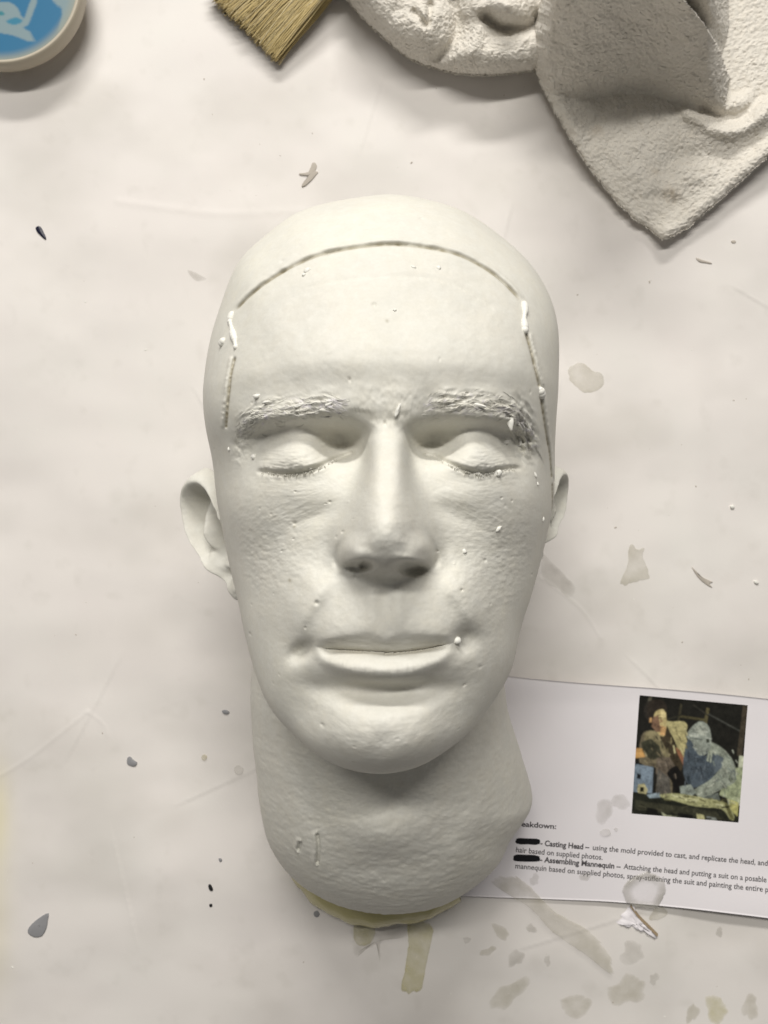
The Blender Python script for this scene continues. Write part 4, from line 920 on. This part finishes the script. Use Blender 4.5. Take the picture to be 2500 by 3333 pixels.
chip('grit_speck', [(709,2800),(717,2799),(721,2806),(714,2811)], M_GREYCHIP, 'round grey speck above the oblong black one', 'speck', .6)
chip('grit_speck', [(678,2952),(686,2950),(688,2958),(680,2960)], M_BLACK, 'tiny black speck below the oblong black one', 'speck', .5)
chip('grit_speck', [(1020,2978),(1032,2972),(1040,2984),(1032,2994),(1022,2990)], M_GREYCHIP, 'round grey dot just below the left of the neck rim', 'speck', .3)
chip('plaster_flake', [(1014,523),(1026,523),(1030,535),(1024,548),(1034,552),(1028,560),(1012,578),(992,596),(980,600),(984,588),(1004,566),(978,562),(972,556),(1002,552)], M_GRIT, 'curled pale flake on the paper above the crown of the head', 'flake', .45)
chip('wood_splinter', [(2255,1846),(2272,1866),(2298,1884),(2324,1896),(2312,1900),(2322,1914),(2300,1902),(2275,1880)], M_GRIT, 'thin grey splinter on the paper at the right', 'splinter', .5)
chip('plaster_crumb', [(2386,1646),(2394,1644),(2399,1652),(2392,1657),(2385,1653)], M_BEAD, 'white round crumb above the splinter', 'crumb', 1.3)
chip('plaster_crumb', [(2460,1890),(2468,1892),(2474,1900),(2466,1902),(2459,1897)], M_BEAD, 'white crumb right of the splinter', 'crumb', 1.2)
chip('plaster_crumb', [(2270,835),(2290,842),(2318,850),(2322,855),(2300,852),(2280,848)], M_GRIT, 'thin tan flake right of the towel corner', 'crumb', .5)
chip('plaster_crumb', [(2385,780),(2398,778),(2402,785),(2392,788)], M_GRIT, 'small tan crumb far right of the towel corner', 'crumb', .5)
# torn lifted paper below the puddle
V = []; tp = spline([(2012,3015),(2035,2985),(2060,2958),(2085,2990),(2110,3020),(2146,3058),(2140,3066),(2100,3040),(2060,3030),(2030,3022)], 6, closed=True)
P_ = np.array([at(a, b, 2.0) for a, b in tp]); c = P_.mean(0)
rows = []
P_ = P_ + 0.9 * np.column_stack([fbm(P_[:, 0] / 2.0, P_[:, 1] / 2.0, oct=3, seed=172), fbm(P_[:, 0] / 2.0, P_[:, 1] / 2.0, oct=3, seed=173)])
for f_, zz in ((1.0, 0.0), (0.94, 0.5), (0.8, 1.0), (0.6, 1.3), (0.4, 1.2), (0.2, 1.5), (0.03, 1.4)):
    q_ = c + (P_ - c) * f_; rows.append(np.column_stack([q_, table_z(q_[:, 0], q_[:, 1]) + zz + 0.9 * fbm(q_[:, 0] / 2.0, q_[:, 1] / 2.0, oct=3, seed=171) * (zz > 0)]))
q_ = ring_quads(7, len(P_)); q_ = q_ if np.sum(P_[:, 0] * np.roll(P_[:, 1], -1) - np.roll(P_[:, 0], -1) * P_[:, 1]) < 0 else q_[:, ::-1]
tear = tag(link('torn_paper', mesh_np('torn_paper', np.concatenate(rows), quads=q_), M_DOC), 'lifted white paper scrap with a brown torn edge below the puddle', 'paper scrap')
pts = spline([at(2058, 2962, 4), at(2085, 3000, 4), at(2115, 3030, 4), at(2147, 3062, 4)], 6); rows = []
for off, zz in ((0, 1.9), (0.8, 1.7), (1.3, 0.2)):
    q_ = pts + np.array([0.72, 0.69]) * off; rows.append(np.column_stack([q_, table_z(q_[:, 0], q_[:, 1]) + zz]))
link('torn_edge', mesh_np('torn_edge', np.concatenate(rows), quads=ring_quads(3, len(pts), closed=False)), M_TAN, tear)
# fine crumbs and dust
bm = bmesh.new()
for k in range(140):
    px_, py_ = random.uniform(0, 2500), random.uniform(150, 3333)
    if 680 < px_ < 1780 and 640 < py_ < 2960: continue
    x_, y_ = at(px_, py_); r_ = random.choice((.15, .2, .2, .25, .3, .35, .45, .6)) * .001
    m_ = Matrix.Translation((x_ * .001, y_ * .001, tz(x_, y_) * .001)) @ Matrix.Rotation(random.random() * 3, 4, 'Z') @ Matrix.Diagonal((1.5, .8, .6, 1))
    bmesh.ops.create_icosphere(bm, subdivisions=1, radius=r_, matrix=m_)
me = bpy.data.meshes.new('plaster_dust'); bm.to_mesh(me); bm.free()
for k, p in enumerate(me.polygons): p.material_index = (k // 80) % 2
tag(link('plaster_dust', me, [M_GRIT, M_BEAD]), 'fine crumbs scattered over the white paper', 'dust', kind='stuff')

# ------------------------------------------------------------------ towel
def towel_piece(outline_px, center_px, zfun, na, nr, name, parent, edge_h, seed, dirt_spots=()):
    P_ = np.array(spline(outline_px, 10, closed=True)); c = np.array(center_px, float)
    a_ = np.arctan2(P_[:, 1] - c[1], P_[:, 0] - c[0]); r_ = np.hypot(P_[:, 0] - c[0], P_[:, 1] - c[1]); o_ = np.argsort(a_)
    ph = np.linspace(-math.pi, math.pi, na, endpoint=False); R_ = np.interp(ph, a_[o_], r_[o_], period=2 * math.pi)
    R_ = R_ * (1 + 0.006 * fbm(np.cos(ph) * 40, np.sin(ph) * 40, oct=2, seed=seed))
    s = np.linspace(0.01, 1, nr)[:, None]; s = 1 - (1 - s) ** 1.35
    px_ = c[0] + s * R_ * np.cos(ph); py_ = c[1] + s * R_ * np.sin(ph)
    de = (1 - s) * R_ * 0.155                                    # rough distance to the border, mm
    z = zfun(px_, py_, de)
    x_, y_ = at(px_, py_, z)
    terry = 0.55 * fbm(x_ / 1.5, y_ / 1.3, z / 1.5, oct=2, seed=seed + 1) + 0.30 * fbm(x_ / 4.0, y_ / 3.2, z / 4, oct=2, seed=seed + 2)
    lp = 1 - np.abs(vnoise(x_ / 1.0, y_ / 0.85, z / 1.0, seed=seed + 3)); terry = terry + 0.55 * lp
    terry = terry * 0.85
    z2 = z + terry * np.clip(de / 1.0 + 0.35, 0, 1)
    gx = 0.35 * fbm(x_ / 1.2, y_ / 1.2, z / 1.2, oct=2, seed=seed + 5); gy = 0.35 * fbm(x_ / 1.2, y_ / 1.2, z / 1.2, oct=2, seed=seed + 6)
    VX, VY = x_ + gx, y_ + gy
    tb = np.linspace(0, 1, 7)[1:, None]
    ex = VX[-1] * np.ones_like(tb) ; ey = VY[-1] * np.ones_like(tb); ez = z2[-1] - tb * edge_h
    cx_, cy_ = at(c[0], c[1], 15); ins = 1 - 0.02 * tb - 0.10 * tb ** 3
    ex = cx_ + (ex - cx_) * ins; ey = cy_ + (ey - cy_) * ins
    A = np.concatenate([VX, ex]); B = np.concatenate([VY, ey]); Cc = np.concatenate([z2, ez])
    V = np.stack([A, B, Cc], -1).reshape(-1, 3); ci = len(V)
    V = np.concatenate([V, V[:na].mean(0)[None]]); j = np.arange(na)
    dirt_and_tone = np.zeros(A.shape)
    for qx, qy, rr, aa in dirt_spots:
        d0, d1 = at(qx, qy, 10); dirt_and_tone = np.maximum(dirt_and_tone, aa * np.exp(-(((A - d0) ** 2 + (B - d1) ** 2) / rr ** 2)) * (0.6 + 0.4 * fbm(A / 2, B / 2, oct=2, seed=9)))
    # image y runs down so the winding is mirrored
    me = mesh_np(name, V, quads=ring_quads(nr + 6, na)[:, ::-1], tris=np.stack([(j + 1) % na, j, np.full(na, ci)], -1), attrs={'dirt_and_tone': np.append(np.clip(dirt_and_tone, 0, 1).ravel(), 0)})
    o_ = link(name, me, M_TOWEL, parent)
    # raised cotton loops standing out of the pile
    r_ = np.random.default_rng(seed + 9); K = 5000 if name == 'flap' else 2500
    ii = nr - 1 - r_.integers(0, 6, K); jj = r_.integers(0, na, K)
    b0 = np.stack([VX[ii, jj], VY[ii, jj], z2[ii, jj] - 0.25], -1)
    th_ = r_.uniform(0, 2 * math.pi, K); ln_ = r_.uniform(.4, 1.1, K); wd_ = r_.uniform(.2, .4, K)
    dv = np.stack([np.cos(th_) * ln_, np.sin(th_) * ln_, r_.uniform(.15, .8, K)], -1); sv = np.stack([-np.sin(th_) * wd_, np.cos(th_) * wd_, 0 * wd_], -1)
    up_ = np.array([0, 0, .45])
    VV = np.stack([b0 - sv, b0 + sv, b0 + dv * .55 + sv * .9 + up_, b0 + dv * .55 - sv * .9 + up_, b0 + dv], 1).reshape(-1, 3)
    k5 = np.arange(K)[:, None] * 5
    lo = link('terry_loops', mesh_np('terry_loops', VV, quads=k5 + np.array([[0, 1, 2, 3]]), tris=k5 + np.array([[3, 2, 4]]), attrs={'dirt_and_tone': np.repeat(np.clip(dirt_and_tone[ii, jj], 0, 1), 5)}), M_TOWEL, parent)
    lo['kind'] = 'stuff'
    return o_
towel = empty('terry_towel', (*at(1900, 100), 0)); tag(towel, 'crumpled white terry cloth towel with one corner hanging forward', 'towel')
def PD(px_, py_, pts, reach=260): return pdist(px_, py_, spline(pts, 8), reach)
def z_lump(px_, py_, de):
    z = 3 + 23 * np.sqrt(np.clip(1 - (1 - np.clip(de / 17, 0, 1)) ** 2, 0, 1))
    d, t, s = PD(px_, py_, [(1420,190),(1470,150),(1490,80),(1480,0)]); z -= 5 * np.exp(-(d / 22) ** 2)
    d, t, s = PD(px_, py_, [(1350,40),(1390,80),(1400,20)]); z -= 5 * np.exp(-(d / 13) ** 2)
    z += 7 * np.exp(-(((px_ - 1390) / 60) ** 2 + ((py_ - 60) / 60) ** 2))
    d, t, s = PD(px_, py_, [(1580,60),(1640,95),(1730,85),(1760,60)]); z -= 9 * np.exp(-(d / 22) ** 2)
    z += 12 * np.exp(-(((px_ - 1650) / 60) ** 2 + ((py_ - 20) / 55) ** 2))
    d, t, s = PD(px_, py_, [(1560,30),(1560,100),(1540,170)]); z += 3 * np.exp(-(d / 25) ** 2)
    z += 2.0 * fbm(px_ / 90, py_ / 90, oct=2, seed=181)
    return z + 8 * sstep(120, -200, py_)
towel_piece([(1095,-60),(1135,5),(1185,65),(1250,125),(1335,192),(1450,232),(1560,245),(1680,238),(1780,215),(1900,120),(1900,-150),(1600,-260),(1250,-220)], (1480, 40), z_lump, 620, 150, 'lump', towel, 6, 300)
def z_flap(px_, py_, de):
    z = 3.2 + 3.0 * np.sqrt(np.clip(1 - (1 - np.clip(de / 4, 0, 1)) ** 2, 0, 1))
    z += 5 * sstep(760, 420, py_)
    edge = 322 + 18 * np.sin(px_ / 70) + 0.10 * (px_ - 2050)
    slope = np.clip(edge - py_, 0, None)
    z += 0.185 * slope * sstep(2420, 2300, px_ + 0.0 * py_) * sstep(0, 14, de + 4)
    # upper layer ends in a fuzzy edge on the right, valley beyond it
    d, t, s = PD(px_, py_, [(2150,-120),(2230,0),(2290,70),(2335,150),(2372,255),(2350,315)])
    right = np.where(s > 0, 0, 1) if False else (px_ > np.interp(py_, [-120, 0, 70, 150, 255, 330], [2150, 2225, 2285, 2335, 2374, 2360])).astype(float)
    z -= right * sstep(345, 250, py_) * (14 + 0.06 * np.clip(330 - py_, 0, 400))
    z -= right * 7 * np.exp(-(d / 30) ** 2)
    z += 16 * np.exp(-((px_ - 2520) / 95) ** 2) * sstep(330, 120, py_)
    # trough and ridges under the valley
    d, t, s = PD(px_, py_, [(2290,352),(2345,385),(2410,378),(2470,320),(2530,240)]); z -= 6 * np.exp(-(d / 22) ** 2)
    d, t, s = PD(px_, py_, [(2240,370),(2330,425),(2420,420),(2510,350)]); z += 5 * np.exp(-(d / 26) ** 2)
    d, t, s = PD(px_, py_, [(2210,500),(2330,510),(2450,470),(2560,400)]); z -= 3.0 * np.exp(-(d / 38) ** 2)
    d, t, s = PD(px_, py_, [(2190,745),(2290,665),(2400,575),(2520,470)]); z += 2.2 * np.exp(-(d / 30) ** 2)
    d, t, s = PD(px_, py_, [(2080,560),(2150,600),(2230,620)]); z += 1.6 * np.exp(-(d / 40) ** 2)
    d, t, s = PD(px_, py_, [(2130,640),(2190,660)]); z -= 1.5 * np.exp(-(d / 22) ** 2)
    d, t, s = PD(px_, py_, [(1735,60),(1728,150),(1765,270),(1855,440)]); z += 2.0 * np.exp(-((d - 25) / 18) ** 2)
    z += 1.2 * fbm(px_ / 70, py_ / 70, oct=2, seed=191)
    return np.maximum(z, 2.5)
towel_piece([(1742,60),(1726,150),(1735,210),(1760,275),(1850,440),(1950,590),(2050,700),(2110,745),(2148,775),(2168,780),(2185,770),(2245,735),(2400,600),(2560,455),(2850,250),(2900,-200),(2500,-330),(1960,-300),(1790,-120)],
            (2180, 250), z_flap, 980, 330, 'flap', towel, 4.5, 310, dirt_spots=[(2185, 628, 4, .6), (1940, 430, 3, .5), (2130, 560, 3, .3)])

# ------------------------------------------------------------------ brush
brush = empty('paint_brush', (*at(950, 50, 6), 6)); tag(brush, 'flat paint brush with coarse blond bristles beside the towel', 'paint brush')
tipA, tipB = np.array(at(900, 190, 6)), np.array(at(662, -50, 8)); rootA, rootB = np.array(at(1095, -45, 10)), np.array(at(985, -260, 10))
NBR = 3400; vs_, qs_, ad, ap = [], [], [], []
for k in range(NBR):
    u = random.random(); lay = random.random()
    tip = tipA + (tipB - tipA) * np.clip(u + random.uniform(-.02, .02), 0, 1) + np.array([random.uniform(-1.5, 1.5), random.uniform(-1.5, 1.5)])
    root = rootA + (rootB - rootA) * np.clip(u + random.uniform(-.12, .12), 0, 1)
    tip = tip + (tip - root) / np.linalg.norm(tip - root) * random.uniform(-5.0, 1.2) * (1.2 if random.random() < .25 else .5)
    zt = 0.6 + 8.5 * lay * (1 - 0.35 * abs(2 * u - 1)); zr = 3 + 12 * lay
    bow = random.uniform(-1.2, 1.2); wd = random.uniform(.13, .34)
    d = tip - root; nrm = np.array([-d[1], d[0]]) / np.linalg.norm(d)
    b0 = len(vs_)
    for q_ in range(6):
        t = q_ / 5; c = root + d * t + nrm * bow * math.sin(t * math.pi); z_ = zr + (zt - zr) * t + 0.8 * math.sin(t * math.pi)
        ww = wd * (1 - 0.55 * t)
        vs_ += [(*(c - nrm * ww), z_), (*(c + nrm * ww), z_), (c[0], c[1], z_ + ww * 1.3)]
        a1 = max(0, random.gauss(.25, .35)) * (1 - lay * .6); ad += [a1] * 3; ap += [max(0, random.gauss(-.1, .4)) * lay] * 3  # lower bristles coloured darker, upper ones paler
    for q_ in range(5):
        o_ = b0 + q_ * 3
        qs_ += [(o_ + 0, o_ + 3, o_ + 5, o_ + 2), (o_ + 2, o_ + 5, o_ + 4, o_ + 1)]
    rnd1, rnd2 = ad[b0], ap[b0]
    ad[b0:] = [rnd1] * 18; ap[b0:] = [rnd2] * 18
me = mesh_np('bristles', vs_, quads=np.array(qs_)[:, ::-1], attrs={'dirt_and_tone': np.clip(ad, 0, 1), 'pale': np.clip(ap, 0, 1)})
o = link('bristles', me, M_BRISTLE, brush); o['kind'] = 'stuff'
def bar(name, a, b, wa, wb, z0, z1, m, parent, n=10):
    a, b = np.array(a), np.array(b); d = (b - a) / np.linalg.norm(b - a); nr = np.array([-d[1], d[0]]); rows = []
    for k in range(2):
        c, w_ = ((a, wa), (b, wb))[k]
        ring = []
        for j in range(20):
            t = 2 * math.pi * j / 20; ex = math.copysign(abs(math.cos(t)) ** .6, math.cos(t)); ez = math.copysign(abs(math.sin(t)) ** .6, math.sin(t))
            p = c + nr * ex * w_ / 2; ring.append((p[0], p[1], (z0 + z1) / 2 + ez * (z1 - z0) / 2))
        rows += ring
    q_ = ring_quads(2, 20); V = np.array(rows); V = np.concatenate([V, [V[:20].mean(0)], [V[20:].mean(0)]])
    j = np.arange(20); tr = np.concatenate([np.stack([j, (j + 1) % 20, np.full(20, 40)], -1), np.stack([(j + 1) % 20 + 20, j + 20, np.full(20, 41)], -1)])
    return link(name, mesh_np(name, V, quads=q_, tris=tr), m, parent)
rc = (rootA + rootB) / 2; wdt = np.linalg.norm(rootA - rootB); dr = (rc - (tipA + tipB) / 2); dr /= np.linalg.norm(dr)
bar('ferrule', rc - dr * 4, rc + dr * 16, wdt + 5, wdt + 1, 2, 17, M_FERRULE, brush)
bar('handle', rc + dr * 15, rc + dr * 110, wdt - 8, 22, 3, 15, M_WOOD, brush)

# ------------------------------------------------------------------ tub with printed lid, top left
TH = 18.0
tcx, tcy = at(8, -46, TH - 3); tr_ = 264 * (H - TH + 3) / F_PX
tub = empty('plastic_tub', (tcx, tcy, 0)); tag(tub, 'small round white tub with a blue printed lid in the top left corner', 'tub')
def lathe(name, prof, m, parent, n=160):
    rows = []; t = np.linspace(-math.pi, math.pi, n, endpoint=False)
    for r_, z_ in prof: rows.append(np.column_stack([tcx + r_ * np.cos(t), tcy + r_ * np.sin(t), np.full(n, z_)]))
    return link(name, mesh_np(name, np.concatenate(rows), quads=ring_quads(len(prof), n)), m, parent)
lathe('body', [(tr_ - 3, TH - 9), (tr_ - 6, TH - 11), (tr_ - 12.5, 3), (tr_ - 13, -1.0)], M_TUB, tub)
lid = lathe('lid', [(0.2, TH - 1.2), (tr_ - 3.0, TH - 1.2), (tr_ - 2.4, TH - 0.9), (tr_ - 1.9, TH - 0.5), (tr_ - 1.4, TH - 0.4), (tr_ - 0.8, TH - 0.8), (tr_ - 0.3, TH - 1.8), (tr_, TH - 3.6), (tr_, TH - 8.5), (tr_ - 0.6, TH - 9.5), (tr_ - 3, TH - 9.5)], M_TUB, tub)
# lid label print: blue disc with a pale sweeping brush-stroke design
LW = 150; yy, xx = np.mgrid[0:LW, 0:LW]
def lp(px_, py_):  # photo pixel to label raster
    x_, y_ = at(px_, py_, TH); return ((x_ - tcx) / (tr_ - 2.3) * .5 + .5) * (LW - 1), ((tcy - y_) / (tr_ - 2.3) * .5 + .5) * (LW - 1)
Z = 5.53
def zp(pts): return [lp(a / Z, b / Z) for a, b in pts]
pale = srgb(122, 142, 148)
polys = [(pale, zp([(930,-20),(1000,60),(1090,130),(1110,230),(1060,420),(1020,540),(1130,560),(1300,330),(1390,0),(1300,-250),(900,-250)])),
         (pale, zp([(545,-30),(480,150),(415,330),(385,480),(480,440),(520,380),(570,250),(640,60),(660,-30)])),
         (pale, zp([(-40,20),(130,10),(240,60),(310,140),(360,250),(430,340),(400,480),(530,560),(620,740),(480,720),(330,660),(170,610),(0,580),(-200,560),(-200,100)])),
         (srgb(48, 118, 145), zp([(95,365),(200,310),(290,295),(370,330),(400,350),(360,400),(240,440),(150,410)])),
         (srgb(48, 118, 130), zp([(-60,190),(20,180),(80,230),(40,260),(-60,270)]))]
limg = raster(LW, LW, srgb(38, 104, 142), polys, 1)
rr = np.hypot((xx / (LW - 1) - .5) * 2, (yy / (LW - 1) - .5) * 2)
fade = sstep(0.86, 1.02, rr)[:, :, None]; limg = limg * (1 - fade) + np.array(srgb(140, 145, 136)) * fade
t = np.linspace(-math.pi, math.pi, 200, endpoint=False); rad = np.linspace(0.004, 1, 110)
RX = rad[:, None] * np.cos(t); RY = rad[:, None] * np.sin(t)
ii = np.clip(((-RY * .5 + .5) * (LW - 1)), 0, LW - 1.001); jj = np.clip(((RX * .5 + .5) * (LW - 1)), 0, LW - 1.001)
i0, j0 = ii.astype(int), jj.astype(int); fi, fj = (ii - i0)[..., None], (jj - j0)[..., None]
colr = (limg[i0, j0] * (1 - fi) * (1 - fj) + limg[i0 + 1, j0] * fi * (1 - fj) + limg[i0, j0 + 1] * (1 - fi) * fj + limg[i0 + 1, j0 + 1] * fi * fj)
V = np.stack([tcx + RX * (tr_ - 2.3), tcy + RY * (tr_ - 2.3), np.full(RX.shape, TH - 1.0)], -1).reshape(-1, 3)
link('lid_print', mesh_np('lid_print', V, quads=ring_quads(110, 200), cols=colr.reshape(-1, 3)), M_LID, lid)
